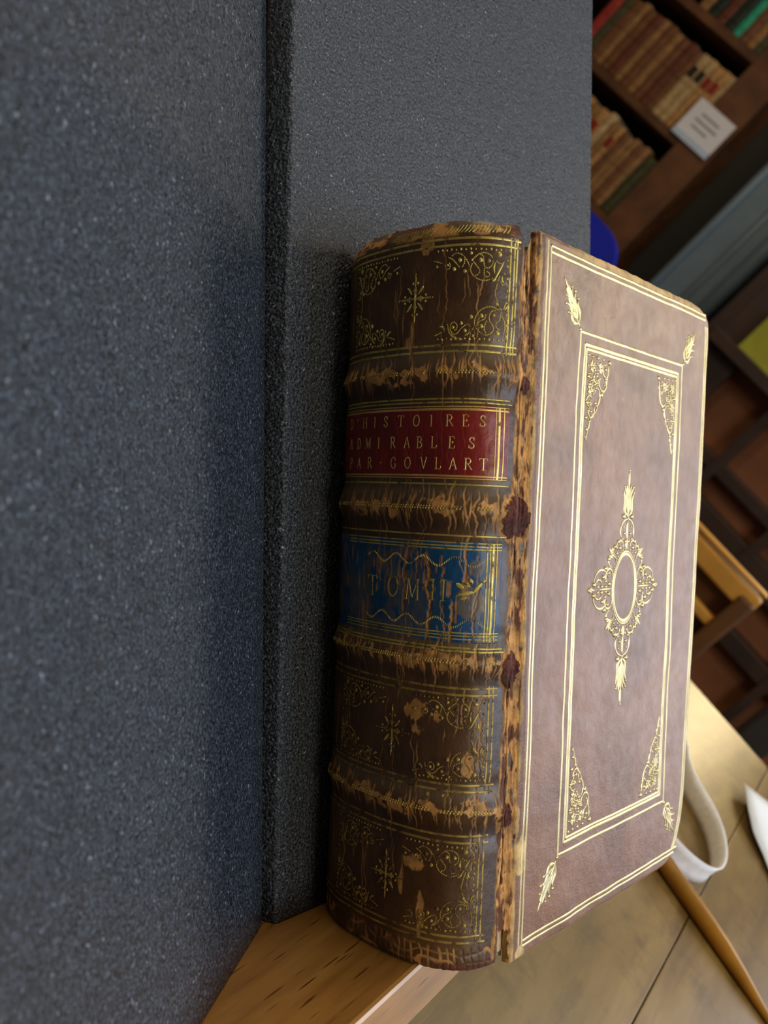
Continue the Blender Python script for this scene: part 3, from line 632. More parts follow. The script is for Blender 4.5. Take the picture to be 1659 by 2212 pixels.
# tooled compartments of the spine
def comp(name, y0, y1, a_r=63.6, skew=0.0, cross=True):
    GM = M['gold_spine'] if y1 > 150 else M['gold_faded']
    fr = Gilt(spine_pt); amid = 37.3
    for y in (y1, y1-1.6, y0, y0+1.5):
        fr.ribbon([(x, y) for x in np.linspace(4, a_r+1.6, 80)], .55, .05, step=.5)
    for a in ((a_r-1.3, a_r-.2, a_r+.6) if y1 > 150 else (a_r-.9, a_r+.3)): fr.ribbon([(a, y0-.6), (a, y1+.6)], .5, .06)
    fr.obj('gold_fillet', spine, GM)
    yT, yB = y1-1.9, y0+1.8
    def cT(p, mir): x = a_r-.9-(1480-p[0])/74.; x = 2*amid-x if mir else x; return (x, yT-(p[1]-80)/72.*(yT-yB)/23.5)
    def cB(p, mir): x = a_r-.9-(1400-p[0])/74.; x = 2*amid-x if mir else x; return (x, yB+(1790-p[1])/72.*(yT-yB)/23.5)
    for mir in (False, True):
        g = Gilt(spine_pt)
        for P in ([(740,400),(715,500),(760,590),(840,650),(960,685),(1060,660),(1110,640)], [(760,310),(850,230),(950,200),(1060,240),(1110,330),(1080,430),(1010,465),(960,430),(940,330),(930,260),(860,220)],
                  [(770,370),(830,440),(880,510),(860,570),(810,600)], [(960,480),(960,580),(1000,620),(1050,600),(1050,550),(1010,530)], [(600,270),(650,340),(700,440)],
                  [(370,240),(430,200),(530,220),(600,290),(600,380),(570,440)], [(300,270),(380,310),(450,380),(510,440)], [(235,400),(260,460),(310,470),(335,420),(320,370)], [(0,310),(80,330),(160,360)],
                  [(1240,600),(1210,700),(1190,780),(1170,880),(1190,970),(1240,1080),(1270,1150)], [(1270,690),(1310,740),(1380,690)], [(1180,340),(1230,370),(1290,370)]):
            g.beads([cT(q, mir) for q in P])
        for P in ([(1150,360),(1130,460),(1150,560)], [(1140,690),(1210,540),(1330,300)], [(1100,690),(1150,660),(1180,600)], [(1290,580),(1290,650),(1320,700)]): g.curve([cT(q, mir) for q in P], .6, .14)
        for (x, y, r) in [(1230,215,.68),(895,330,.55),(1040,335,.5),(515,325,.55),(415,480,.5),(615,520,.52),(285,400,.36),(65,415,.4),(720,210,.42),(740,330,.3),(1340,540,.3),(1380,400,.25)]: g.dot(*cT((x, y), mir), r)
        for i in range(16): g.dot(*cT((1430-90*i, 135+8*(i % 2)), mir), .26 if i % 2 else .34)
        for i in range(9): g.dot(*cT((1400-10*(i % 2), 200+105*i), mir), .24 if i % 2 else .32)
        g.obj('corner_ornament', spine, GM)
        g = Gilt(spine_pt)
        for P in ([(1240,1240),(1100,1160),(980,1150),(860,1200),(780,1290),(740,1420),(770,1520),(850,1600),(950,1640),(1040,1610),(1090,1540),(1070,1460),(1010,1380),(1010,1290),(1050,1220),(1130,1210),(1200,1240)],
                  [(940,1290),(920,1360),(860,1390),(800,1430),(790,1480)], [(960,1400),(930,1470),(920,1540),(950,1600)], [(1210,1270),(1200,1370),(1140,1420),(1140,1490),(1190,1530)], [(1240,1290),(1300,1400),(1310,1500),(1290,1600)],
                  [(390,1560),(420,1540),(430,1470),(370,1420),(310,1460),(310,1560),(370,1630),(440,1610),(520,1520),(620,1460),(670,1510),(640,1600),(590,1650)], [(250,1460),(270,1560),(330,1640),(440,1700),(520,1720)],
                  [(730,1520),(680,1590),(620,1640)], [(0,1640),(90,1605),(180,1580)]):
            g.beads([cB(q, mir) for q in P])
        for P in ([(1130,1100),(1190,1160),(1240,1190)], [(1310,1040),(1280,1120),(1260,1190)], [(1350,1090),(1320,1140),(1280,1190)], [(80,1490),(150,1500),(200,1560)], [(280,1600),(350,1680),(440,1740)]): g.curve([cB(q, mir) for q in P], .6, .16)
        for (x, y, r) in [(865,1310,.55),(870,1490,.55),(680,1330,.52),(505,1440,.48),(580,1570,.48),(355,1510,.42),(1175,1600,.6),(1090,1290,.4),(1135,1100,.5),(720,1660,.38)]: g.dot(*cB((x, y), mir), r)
        for i in range(16): g.dot(*cB((1370-88*i, 1715-10*(i % 2)), mir), .26 if i % 2 else .34)
        for i in range(6): g.dot(*cB((1340+10*(i % 2), 1640-95*i), mir), .24 if i % 2 else .34)
        g.obj('corner_ornament', spine, GM)
    if cross:
        g = Gilt(spine_pt); cx, cy = 37.4-skew, (y0+y1)/2-.2
        for sx_, sy_ in ((0, 1), (0, -1), (1, 0), (-1, 0)):
            pp = lambda r, s: (cx+sx_*r+sy_*s, cy+sy_*r+sx_*s)
            L = 5.2 if sy_ else 4.6
            g.petal(pp(.3, 0), pp(L*.66, 0), .95, .15); g.petal(pp(L*.6, 0), pp(L+.6, 0), .5)
            for s in (-1, 1): g.dot(*pp(L*.74, s*.75), .36); g.dot(*pp(L*.4, s*.55), .22)
            g.dot(*pp(L+.9, 0), .22)
        for sx_ in (-1, 1):
            for sy_ in (-1, 1): g.petal((cx+sx_*1.0, cy+sy_*1.1), (cx+sx_*2.6, cy+sy_*3.0), .8)
        g.dot(cx, cy, .5); g.obj('cross_fleuron', spine, GM)
comp('top', 149.2, 176.2, 63.8)
comp('fourth', 43.5, 68.3, 62.6, 1.8)
comp('fifth', 7.2, 32.8, 61.6, 2)
g = Gilt(spine_pt)                                             # dotted rolls on bands and rules beside them, hatched head cap
for b in BANDS:
    for x in np.arange(5, 64, .78):
        if vn(x, b, 2.5, 1, 77) > .36: g.dot(x, b-.1, .27, .22); g.dot(x+.22, b+.4, .2, .16)
for y in (137.8, 136.9, 117.2, 104.9, 78.0, 77.2): g.ribbon([(x, y) for x in np.linspace(6, 65, 70)], .42, .05)
for y, yy in ((7.2, 147.6), (105.4, 118)):
    pass
for x in np.arange(28, 62, .95):
    if vn(x, 3, 3, 1, 78) > .38: g.ribbon([(x, 177.6), (x+.9, 178.6), (x+1.3, 179.6)], .3, .1)
g.obj('gold_roll', spine, M['gold_spine'])

# gilt on the front cover
C1 = M['gold_cover']
g = Gilt(cover_pt)
for z, (ya, yb_) in ((4.3, (1.6, 178.4)), (5.9, (1.6, 177.2))): g.ribbon([(z, y) for y in np.linspace(ya, yb_, 120)], .7, .09, step=1)
for off, ww in ((1.9, .75), (3.4, .8)):
    ys = np.linspace(4, 174, 100); g.ribbon([(float(zmax(y))-off-.1, y) for y in ys], ww+.25, .09, step=1)
for y, ww in ((177.5, .7), (176.0, .85)): g.ribbon([(z, y-.12*math.sin(z*.05)) for z in np.linspace(5.9, 111, 90)], ww, .09, step=1)
for y, ww in ((2.8, .7), (4.1, .75)): g.ribbon([(z, y+.2) for z in np.linspace(5.9, 103.5 if y < 3.5 else 105.5, 90)], ww, .09, step=1)
g.obj('border_fillet', front, C1, 'double gold fillet round the cover edge')
g = Gilt(cover_pt)
FL, FR, FB, FT = 23.2, 93.0, 21.6, 158.9
def rect(d, w_, skip=False):
    for P in ([(FL+d, FB+d*.9), (FL+d, FT-d)], [(FR-d, FB+d*.9), (FR-d, FT-d)], [(FL+d, FB+d*.9), (FR-d, FB+d*.9)], [(FL+d, FT-d), (FR-d, FT-d)]): g.ribbon([tuple(np.array(P[0])*(1-t)+np.array(P[1])*t) for t in np.linspace(0, 1, 80)], w_, .1, step=1)
rect(0, .8); rect(2.9, .95); rect(4.0, .85)
g.obj('inner_frame', front, C1, 'triple gold frame line')
def corner_tri(sz, sy):
    g = Gilt(cover_pt); g.k = 1.5; oz = FL+4.6 if sz > 0 else FR-4.6; oy = FT-4.6 if sy < 0 else FB+4.2
    c = lambda p, q: (oz+sz*p, oy+sy*q)
    for (p, q, r) in [(.7, .8, .5), (3.0, 1.0, .5), (6.0, 1.0, .55), (9.2, 1.1, .5), (13.4, 1.4, .8), (1.0, 6.5, .7), (9.2, 10.6, .8), (1.0, 13.4, .7), (1.0, 17.4, .6), (1.4, 20.6, .5), (3.3, 18.2, .5), (5.8, 13.2, .55), (.9, 22.6, .35), (11.4, 6.0, .6), (5.0, 8.2, .55), (7.0, 6.6, .45), (3.0, 10.3, .4), (11.2, 3.5, .6), (3.6, 15.6, .55), (10.6, 7.8, .4), (.6, 3.6, .4)]: g.dot(*c(p, q), r)
    for (p, q, R, nn) in ((3.0, 3.6, 1.7, 6), (8.0, 3.6, 1.6, 6), (2.4, 9.6, 1.7, 6)):
        for k in range(nn):
            a = math.pi*2*k/nn+.3; g.petal(c(p+.2*math.cos(a), q+.2*math.sin(a)), c(p+R*math.cos(a), q+R*1.05*math.sin(a)), .75, .15)
    for (p, q, R, a0, a1) in ((11.2, 3.7, 1.9, -40, 250), (9.6, 7.4, 2.1, -80, 200), (3.7, 15.4, 1.8, -60, 220), (6.0, 11.5, 2.4, -100, 100), (2.2, 13.0, 1.5, 90, 330), (5.6, 6.4, 1.4, 0, 260), (1.9, 19.2, 1.2, -90, 120)):
        g.curve([c(p+R*math.cos(math.radians(t)), q+R*math.sin(math.radians(t))) for t in np.linspace(a0, a1, 10)], .42, .12)
    for k in range(150):
        p, q = vn(k*3.7, 1, 1, 1, 511)*14, vn(k*5.3, 2, 1, 1, 512)*23
        if .4 < p and .4 < q and p/13.5+q/22 < .92: g.dot(*c(p, q), .3+.22*vn(k*1.9, 3, 1, 1, 513))
    g.curve([c(12.8, 2.6), c(11.6, 8.4), c(8.4, 11.2), c(6.4, 15.2), c(3.6, 17.4), c(1.2, 23.4)], .4, .12, False)
    g.obj('corner_ornament', front, C1)
    # outer palmette beyond the frame corner
    g = Gilt(cover_pt); g.k = 1.5; oz = FL if sz > 0 else FR; oy = FT if sy < 0 else FB
    ang = math.atan2(-sy*12.0, -sz*9.8); L = 15.6
    ca, sa = math.cos(ang), math.sin(ang); d = lambda t, s: (oz+(t*ca-s*sa), oy+(t*sa+s*ca))
    g.dot(*d(.6, 0), .6); g.dot(*d(1.9, .0), .42); g.curve([d(1.5, 0), d(5, .3), d(9, -.2), d(L, 0)], .8, .16)
    for s in (-1, 1):
        g.curve([d(2.2, 0), d(4.0, s*2.2), d(6.2, s*2.3), d(7.4, s*3.2)], .8, .16)
        g.curve([d(3.6, s*.2), d(5.8, s*1.3), d(8.4, s*1.5), d(9.8, s*2.9)], .85, .16)
        g.curve([d(5.6, s*.3), d(8.0, s*.9), d(10.4, s*.8), d(11.6, s*1.9)], .8, .16)
        g.curve([d(8.2, s*.2), d(10.4, s*.6), d(12.6, s*.7), d(13.4, s*.3)], .6, .16)
        g.dot(*d(7.6, s*3.4), .5); g.dot(*d(10.0, s*3.1), .5); g.dot(*d(11.8, s*2.1), .4); g.dot(*d(3.2, s*1.6), .4)
    g.obj('palmette', front, C1)
for sz in (1, -1):
    for sy in (1, -1): corner_tri(sz, sy)
g = Gilt(cover_pt); g.k = 1.9; OZ, OY = 57.3, 90.6
g.curve([(OZ+7.3*math.cos(t), OY+9.6*math.sin(t)) for t in np.linspace(0, 2*math.pi, 40)], .55, .12, False)
g.curve([(OZ+8.1*math.cos(t), OY+10.4*math.sin(t)) for t in np.linspace(0, 2*math.pi, 40)], .3, .1, False)
for k in range(34):
    t = 2*math.pi*k/34; g.dot(OZ+9.0*math.cos(t), OY+11.2*math.sin(t), .36)
for sz in (1, -1):
    for sy in (1, -1):
        c = lambda z, y: (OZ+sz*z, OY+sy*y)
        for (z, y, r) in [(2.7, 20.4, .75), (5.6, 13.2, .7), (7.6, 11.8, .7), (11.2, 8.4, .65), (4.6, 11.4, .6), (13, 5.8, .75), (14.4, 3.4, .65), (19.8, 1.5, .75), (8.6, 4.6, .0), (11.0, 4.4, .55), (17.6, .8, .5), (15.2, .8, .5), (12.6, .7, .5), (21.8, .35, .55), (10.4, 1.4, .6), (2.0, 15.5, .5), (2.6, 17.4, .35), (1.1, 13.2, .5), (3.2, 13.9, .45), (9.0, 10.2, .5), (16.8, 2.6, .5), (12.8, 2.2, .45), (6.4, 9.9, .4)]:
            if r: g.dot(*c(z, y), r*1.15)
        for (z, y, rz, ry, a0, a1) in [(0, 16.0, 4.6, 3.6, -40, 90), (4.6, 12.0, 2.2, 1.5, -30, 200), (9.0, 7.6, 2.3, 1.6, -90, 180), (15.5, 1.8, 4.6, 3.6, 0, 160), (10.6, 3.4, 2.2, 2.2, -60, 190), (17.2, 1.2, 2.0, 1.5, 0, 180), (7.4, 10.6, 1.5, 1.1, -90, 170)]:
            g.curve([c(z+rz*math.cos(math.radians(t)), y+ry*math.sin(math.radians(t))) for t in np.linspace(a0, a1, 12)], .42, .12)
        g.petal(c(8.6, 9.0), c(11.6, 11.4), .9); g.petal(c(8.6, 9.0), c(9.6, 11.6), .7); g.petal(c(8.8, 8.6), c(11.6, 9.2), .7)
        g.curve([c(.3, 20.6), c(2.2, 22.0), c(2.2, 25.0), c(3.5, 27.2)], .9, .16)
        g.curve([c(.3, 21.5), c(1.0, 24.0), c(1.3, 26.5), c(3.0, 28.8)], .8, .16); g.dot(*c(3.1, 28.8), .5); g.dot(*c(3.6, 27.3), .45)
        g.petal(c(.2, 25.5), c(1.4, 29.6), .8)
    g.petal((OZ+sz*8.6, OY), (OZ+sz*17, OY), .5); g.dot(OZ+sz*22.6, OY, .65); g.petal((OZ+sz*19.5, OY), (OZ+sz*22.4, OY), .6)
for sy in (1, -1):
    g.petal((OZ, OY+sy*11), (OZ, OY+sy*14.2), 1.3); g.petal((OZ, OY+sy*14), (OZ, OY+sy*19.2), .8); g.dot(OZ, OY+sy*19.8, .5); g.petal((OZ, OY+sy*20), (OZ, OY+sy*30), .7); g.petal((OZ, OY+sy*29), (OZ, OY+sy*33.6), .9); g.dot(OZ, OY+sy*33.6, .45)
g.obj('centre_medallion', front, C1, 'gilt oval arabesque in the middle of the cover')

# ---------------------------------------------------------------- things on the table
def W(x, y, z=0.0): return Vector((x*MM, y*MM, TZ+z*MM))
def build_tool():
    a = Vector((40.5, 302, 0)); b = Vector((163, 273, 0)); d = (b-a).normalized()
    t = empty('wooden_pencil', W(100, 288, 0), label='brown round wooden pencil tapering to a point, lying on the table', cat='pencil')
    R = 4.7; Lg = (b-a).length
    st = [0, .3, 60, 70, 82, 96, 110, Lg, Lg+8]; rr = [3.9, 4.6, 4.7, 4.7, 4.4, 3.6, 2.5, 1.5, .5]
    pts = [a+d*s for s in st]
    # lies on the table: axis height equals the radius
    V, F = tube([Vector((p.x*MM-.1, p.y*MM-.288, r*MM+.0001)) for p, r in zip(pts, rr)], [r*MM for r in rr], 24)
    link('shaft', mesh('shaft', V, F), t, M['pencil'])
    V, F = tube([Vector(((a-d*5).x*MM-.1, (a-d*5).y*MM-.288, R*MM+.0001)), Vector(((a+d*.2).x*MM-.1, (a+d*.2).y*MM-.288, R*MM+.0001))], [3.6*MM, 4.5*MM], 24)
    link('end_cap', mesh('end_cap', V, F), t, M['hole'])
build_tool()
def build_band():
    P = [(60, 307), (67, 306.5), (76, 307.5), (86, 313.5), (94, 323.5), (98.6, 338), (97.6, 359), (90.6, 381), (81, 396), (68.6, 406.5), (58, 415.5), (49, 431), (40, 455), (22, 480)]
    c = catmull(P, 7); g = np.gradient(c, axis=0); g /= np.linalg.norm(g, axis=1)[:, None]; nn = np.stack([-g[:, 1], g[:, 0]], 1)
    S = []
    for i, (p, n_) in enumerate(zip(c, nn)):
        hh_ = 13.5+.5*math.sin(i*.13); o_ = .45; bul = .9
        q = [(-o_, 0), (-o_-bul, hh_*.3), (-o_-bul, hh_*.7), (-o_, hh_), (o_, hh_), (o_-bul, hh_*.7), (o_-bul, hh_*.3), (o_, 0)]
        S.append([Vector(((p[0]+n_[0]*a*-1)*MM, (p[1]+n_[1]*a*-1)*MM, TZ+.0002+z*MM)) for a, z in q])
    V, F = loft(S); o = link('curled_band', mesh('curled_band', V, F), None, M['cotton'])
    bm = bmesh.new(); bm.from_mesh(o.data); bmesh.ops.recalc_face_normals(bm, faces=bm.faces); bm.to_mesh(o.data); bm.free()
    tag(o, 'thick white band standing on edge in a curl on the table behind the book corner', 'band')
build_band()
def build_paper():
    # corner of a white sheet, slightly lifted
    P = [(87.7, 518.6), (240, 702), (420, 560), (318, 352), (131.8, 438.1), (104.1, 470.3)]
    bm = bmesh.new(); N_ = 16
    a, b, c, d = np.array(P[0]), np.array(P[1]), np.array(P[2]), np.array((205, 336.))
    gv = {}
    for i in range(N_+1):
        for j in range(N_+1):
            u, v = i/N_, j/N_; p = (a*(1-u)+np.array((104.1, 470.3))*u if u < .25 else None)
            e0 = catmull([P[0], P[5], P[4], (205, 336)], 8); q0 = e0[int(round(u*(len(e0)-1)))]; q1 = b*(1-u)+c*u
            p = q0*(1-v)+q1*v; z = .6+7*math.exp(-v*3)*math.exp(-((u-.1)/.5)**2)
            gv[i, j] = bm.verts.new((p[0]*MM, p[1]*MM, TZ+z*MM))
    for i in range(N_):
        for j in range(N_): bm.faces.new((gv[i, j], gv[i+1, j], gv[i+1, j+1], gv[i, j+1]))
    bmesh.ops.recalc_face_normals(bm, faces=bm.faces); bmesh.ops.solidify(bm, geom=list(bm.faces), thickness=.0003)
    o = bm_obj('paper_sheet', bm, M['paper'], None, True); tag(o, 'corner of a white paper sheet curling on the table at the right edge', 'paper')
build_paper()

# ---------------------------------------------------------------- background furniture (sizes read at 2 m, built at D metres)
def far(x, z, D):     # from the 2 m plane out to the plane D
    k = (D+.2548)/2.2548; return (.0184+(x*MM-.0184)*k, .17715+(z*MM-.17715)*k)
def prism(name, x0, x1, y0, y1, z0, z1, mat, parent=None, bev=.001): return box(name, ((x0+x1)/2, (y0+y1)/2, (z0+z1)/2), (abs(x1-x0), abs(y1-y0), abs(z1-z0)), mat, parent, bev)
D1 = 2.5; KW = plain('brown_bookcase_wood', (98, 60, 32), .5, .2, 12); KD = plain('dark_bookcase_back', (20, 13, 8), .9, .2, 8)
def build_case():
    t = empty('bookcase', (-1.2, D1+.15, -.77), label='tall brown wooden bookcase of old books beside the grey pillar', cat='bookcase')
    O = t.location
    def pr(name, x0, x1, y0, y1, z0, z1, mat): return prism(name, x0-O.x, x1-O.x, y0-O.y, y1-O.y, z0-O.z, z1-O.z, mat, t)
    xr0 = far(-858, 0, D1)[0]; xr1 = far(-778, 0, D1)[0]; xl = xr0-1.35
    pr('side_panel', xr0, xr1, D1-.005, D1+.3, -.77, 1.55, KW); pr('side_panel', xl-.04, xl, D1-.005, D1+.3, -.77, 1.55, KW)
    pr('back_panel', xl, xr0, D1+.29, D1+.3, -.75, 1.55, KD)
    for zz, th in ((868, 26), (640, 24), (425, 22), (212, 20), (0, 20), (-210, 20), (-420, 20), (-640, 20)):
        z = far(0, zz, D1)[1]; pr('shelf', xl, xr0, D1, D1+.29, z-th*MM, z, KW)
    return xr0
XR = build_case()
def book_kind(h, wd, dp, mat, lab_mat=None, name='old_book'):
    t = empty(name)
    bm = bmesh.new(); box_bm(bm, (0, dp/2, h/2), (wd, dp, h), min(wd*.25, .005)); bm_obj('binding', bm, mat, t)
    bm = bmesh.new(); box_bm(bm, (0, dp/2+.004, h/2+.0012), (wd*.72, dp-.006, h-.001), .0006); bm_obj('page_block', bm, M['pages'], t)
    if lab_mat:
        bm = bmesh.new(); box_bm(bm, (0, -.0004, h*.72), (wd*.8, .0016, h*.16), .0002); bm_obj('spine_label', bm, lab_mat, t)
    for q in (.12, .34, .56, .86):
        bm = bmesh.new(); box_bm(bm, (0, -.0005, h*q), (wd*.94, .002, .003), .0003); bm_obj('raised_band', bm, mat, t)
    return t
def place(o, x, y, z, sz, label, group):
    r = o.copy(); COL.objects.link(r); r.location = (x, y, z); r.scale = sz
    for ch in o.children: c = ch.copy(); COL.objects.link(c); c.parent = r
    return tag(r, label, 'book', group)
LB = {k: plain('label_'+k, c, .5, .05) for k, c in dict(cream=(206, 176, 128), red=(140, 38, 18), black=(40, 32, 20)).items()}
KIND = {}
for k, c, lb in (('brown', (116, 70, 34), None), ('redbrown', (104, 52, 28), None), ('tan', (184, 136, 78), 'red'), ('tanblack', (184, 150, 98), 'black'), ('olive', (74, 72, 42), None), ('teal', (46, 160, 120), None), ('pale', (196, 162, 116), None), ('darkgreen', (28, 40, 26), None), ('brick', (160, 52, 40), None), ('tall', (150, 106, 58), None)):
    KIND[k] = book_kind(.19, .024, .13, plain('binding_'+k, c, .48, .18, 60), LB[lb] if lb else None)
rr = random.Random(4)
def fill(z2, seq, xend, labfn, group, hh_=.188):
    x = xend; z = far(0, z2, D1)[1]
    for i, (k, wd, hk) in enumerate(seq):
        x -= wd/2; place(KIND[k], x, D1+.012+rr.uniform(0, .008), z+.0004, (wd/.0245, 1, hh_*hk/.19), labfn(i, k), group); x -= wd/2+.0008
DESC = {'pale': 'pale calf book', 'tan': 'tan calf book with a red spine label', 'tanblack': 'light tan book with a dark spine label', 'tall': 'lighter brown leather book', 'olive': 'olive green book', 'brick': 'brick red book',
        'brown': 'brown leather book', 'redbrown': 'reddish brown leather book', 'teal': 'bright teal green book', 'darkgreen': 'dark green book'}
ORD = ['rightmost', 'second from the right', 'third from the right', 'fourth from the right', 'fifth from the right', 'sixth from the right', 'seventh from the right', 'eighth from the right', 'ninth from the right', 'tenth from the right', 'eleventh from the right', 'twelfth from the right', 'thirteenth from the right', 'fourteenth from the right', 'fifteenth from the right', 'sixteenth from the right', 'seventeenth from the right']
def lab(shelf): return lambda i, k: '%s, %s on the %s shelf' % (DESC[k], ORD[i], shelf)
fill(425, [('pale', .020, 1), ('tan', .024, 1), ('tan', .024, .99), ('tanblack', .024, 1), ('tanblack', .024, .99), ('brown', .024, .97), ('redbrown', .026, 1), ('brown', .024, .98), ('tall', .024, .98), ('brown', .026, 1), ('tall', .022, 1), ('redbrown', .026, .98), ('brown', .024, .97), ('tall', .020, 1.0), ('brown', .026, .96), ('olive', .026, .94), ('brick', .03, 1)],
     XR-.004, lab('middle'), 'leather books on the middle shelf', .192)
fill(212, [('olive', .034, .92), ('olive', .006, .8), ('tall', .02, .98), ('brown', .018, .95), ('tall', .018, .97), ('tall', .018, .93), ('brown', .018, .95), ('tan', .02, .96), ('tall', .018, .95), ('pale', .024, 1.02), ('tan', .03, .98), ('tall', .028, .96), ('tan', .03, .98), ('tall', .03, .97)],
     XR-.004, lab('lower'), 'slim tan books on the lower shelf', .196)
fill(640, [('olive', .03, .9), ('tall', .026, .95), ('brown', .024, .97), ('teal', .022, 1.0), ('darkgreen', .03, 1.0), ('redbrown', .03, .9), ('darkgreen', .03, 1), ('tall', .03, .98)],
     XR-.004, lab('upper'), 'books on the upper shelf', .196)
for o in KIND.values():
    for c in list(o.children): bpy.data.objects.remove(c)
    bpy.data.objects.remove(o)
def build_card():
    x0, z0 = far(-885, 424, D1); x1, z1 = far(-784, 510, D1)
    t = empty('shelf_label_card', ((x0+x1)/2, D1-.012, (z0+z1)/2), label='white printed shelf label card fixed on the side of the bookcase', cat='label')
    box('card', (0, 0, 0), (x1-x0, .003, z1-z0), plain('card_white', (236, 230, 228), .6, .02), t, .0006)
    ink = plain('grey_ink', (150, 146, 150), .8, .05)
    for i, (a, b) in enumerate(((-.030, .030), (-.036, .038), (-.032, .022))): box('text_line', ((a+b)/2, -.0017, .024-.018*i), (b-a, .0006, .006), ink, t)
    box('card_holder', (0, -.001, -(z1-z0)/2+.008), (x1-x0, .005, .018), plain('clear_strip', (200, 212, 226), .25, .02), t, .0006)
build_card()
def build_pillar():
    x0, _ = far(-694, 0, 2.35); x1, _ = far(-548, 0, 2.35); cx = (x0+x1)/2; wd = x1-x0
    t = empty('grey_metal_pillar', (cx, 2.42, -.77), label='grey-blue painted metal pillar with rounded ridges, between bookcase and dark cabinet', cat='pillar')
    gm = plain('grey_blue_paint', (104, 120, 128), .38, .06, 10)
    box('core', (0, .01, 1.16), (wd*.96, .10, 2.32), gm, t)
    for u, r in ((-.42, .012), (.06, .010), (.40, .020)):
        V, F = tube([Vector((u*wd, -.04, .0)), Vector((u*wd, -.04, 2.32))], [r, r], 20, up=Vector((0, 1, 0))); link('ridge', mesh('ridge', V, F), t, gm)
build_pillar()
def build_recess():
    x0, _ = far(-776, 0, 2.6); x1, _ = far(-690, 0, 2.6)
    o = prism('trim_1', x0, x1+.1, 2.62, 2.66, -.77, 1.6, plain('dark_grey_panel', (48, 42, 34), .6, .15, 5)); tag(o, kind='structure')
build_recess()
def build_cabinet():
    D = 2.2; t = empty('dark_cabinet', (.1, D+.2, -.77), label='dark brown open cabinet with red-brown back panels behind the book, right of the grey pillar', cat='cabinet'); O = t.location
    dk = plain('dark_walnut', (52, 34, 24), .45, .2, 9); rb = plain('red_brown_panel', (136, 80, 42), .6, .12, 6)
    def pr(name, x0, x1, y0, y1, z0, z1, mat): return prism(name, x0-O.x, x1-O.x, y0-O.y, y1-O.y, z0-O.z, z1-O.z, mat, t, .002)
    X0 = far(-530, 0, D)[0]; X1 = 1.15
    pr('side_panel', X0, X0+.03, D, D+.4, -.77, .62, dk); pr('side_panel', X1-.03, X1, D, D+.4, -.77, .62, dk)
    pr('back_panel', X0+.03, X1-.03, D+.06, D+.08, -.75, .6, rb); pr('top', X0, X1, D-.01, D+.4, .6, .63, dk)
    for xx in (-430, -300, -120, 100, 320): x = far(xx, 0, D)[0]; pr('post', x-.012, x+.012, D-.004, D+.02, -.75, .6, dk)
    pr('rail', X0+.03, far(-430, 0, D)[0], D-.003, D+.38, -.5, .6, dk)
    for zz, th in ((205, .03), (20, .03), (-60, .06), (-200, .04), (-420, .05)): z = far(0, zz, D)[1]; pr('shelf', X0+.03, X1-.03, D-.05 if zz == 205 else D, D+.38, z-th, z, dk)
    b = prism('yellow_box', *[far(q, 0, D)[0] for q in (-442, -330)], D-.045, D+.055, far(0, 205, D)[1]+.0005, far(0, 300, D)[1], plain('yellow_green_card', (150, 146, 34), .5, .08, 10))
    tag(b, 'yellow-green box standing on the upper shelf of the dark cabinet', 'box')
build_cabinet()
M_RECESS = plain('brown_recess_wood', (92, 58, 26), .5, .15, 14)
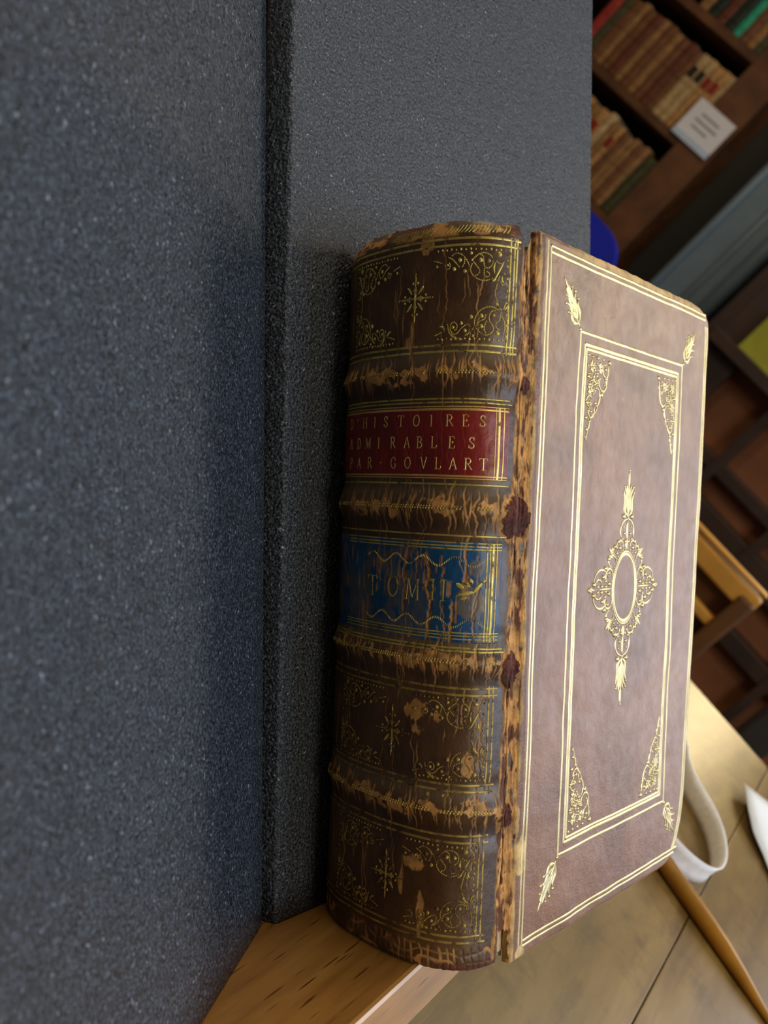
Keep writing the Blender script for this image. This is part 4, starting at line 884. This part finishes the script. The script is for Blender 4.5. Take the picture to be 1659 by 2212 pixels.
def chair(name, loc, mat, lab, slats, wd, top, posts_r, cat='chair', panel=None, seat=.45, dp=.40, rotz=0):
    t = empty(name, loc, label=lab, cat=cat); t.rotation_euler = (0, 0, rotz); 
    bm = bmesh.new(); box_bm(bm, (0, dp/2, seat), (wd, dp, .03), .008); bm_obj('seat', bm, mat, t)
    for sx_ in (-1, 1):
        box('post', (sx_*(wd/2-posts_r), 0, top/2), (posts_r*2, .03, top), mat if panel is None else M_RECESS, t, .004)
        box('leg', (sx_*(wd/2-posts_r), dp-.03, seat/2), (.035, .035, seat), mat, t, .004)
    if panel is not None: box('back_panel', (0, .014, (panel[0]+panel[1])/2), (wd-2*posts_r, .008, panel[1]-panel[0]), M_RECESS, t)  # added panel, its brown carries the shadow on the lower slats
    for z0, z1 in slats: box('slat', (0, -.002, (z0+z1)/2), (wd-2*posts_r*(1 if panel is None else 0), .018, z1-z0), mat, t, .003)
    return t
# pale slatted chair beyond the table, back towards it
pale = plain('pale_varnished_wood', (196, 140, 60), .35, .08, 14)
Yc_ = .92
def at2(z): return far(0, z, Yc_)[1]+.77
top_ = at2(-98)
chair('slatted_chair', (far(-10, 0, Yc_)[0]-.22, Yc_, -.77), pale, 'pale varnished chair with broad horizontal back slats, standing beyond the far table edge', [(at2(-158), at2(-113)), (at2(-106), at2(-97)), (at2(-232), at2(-208)), (at2(-330), at2(-300))], .42, at2(-130), .010, panel=(at2(-340), at2(-112)))
dk2 = plain('dark_grey_chair', (50, 46, 42), .4, .1, 10)
chair('dark_chair', (.30, 1.05, -.77), dk2, 'dark wooden chair beyond the table, to the right of the pale slatted chair', [(.70, .76), (.55, .62)], .44, .79, .02, rotz=.15)
def build_blue():
    t = empty('blue_chair', (far(-985, 0, 1.7)[0]+.03, 1.7, -.77), label='bright blue plastic chair back, partly hidden behind the foam wedge', cat='chair')
    bl = plain('blue_plastic', (22, 36, 168), .4, .05, 10)
    x1 = far(-762, 0, 1.7)[0]-t.location.x; zt = far(0, 196, 1.7)[1]+.77; x0 = -x1
    P = round_poly([(x0, zt-.34), (x0, zt), (x1, zt), (x1, zt-.34)], [.09, .09, .09, .09], 9)
    V, F = loft([[Vector((p[0], y, p[1])) for p in P] for y in (0, .02)]); bk = link('backrest', mesh('backrest', V, F, False), t, bl)
    bm = bmesh.new(); box_bm(bm, (0, -.22, .46), (-2*x0*.95, .42, .03), .012); bm_obj('seat', bm, bl, t)
    for sx_ in (-1, 1):
        box('leg', (sx_*x1*.8, -.40, .225), (.022, .022, .45), dk2, t); box('leg', (sx_*x1*.8, -.005, zt/2-.1), (.022, .022, zt-.2), dk2, t)
build_blue()
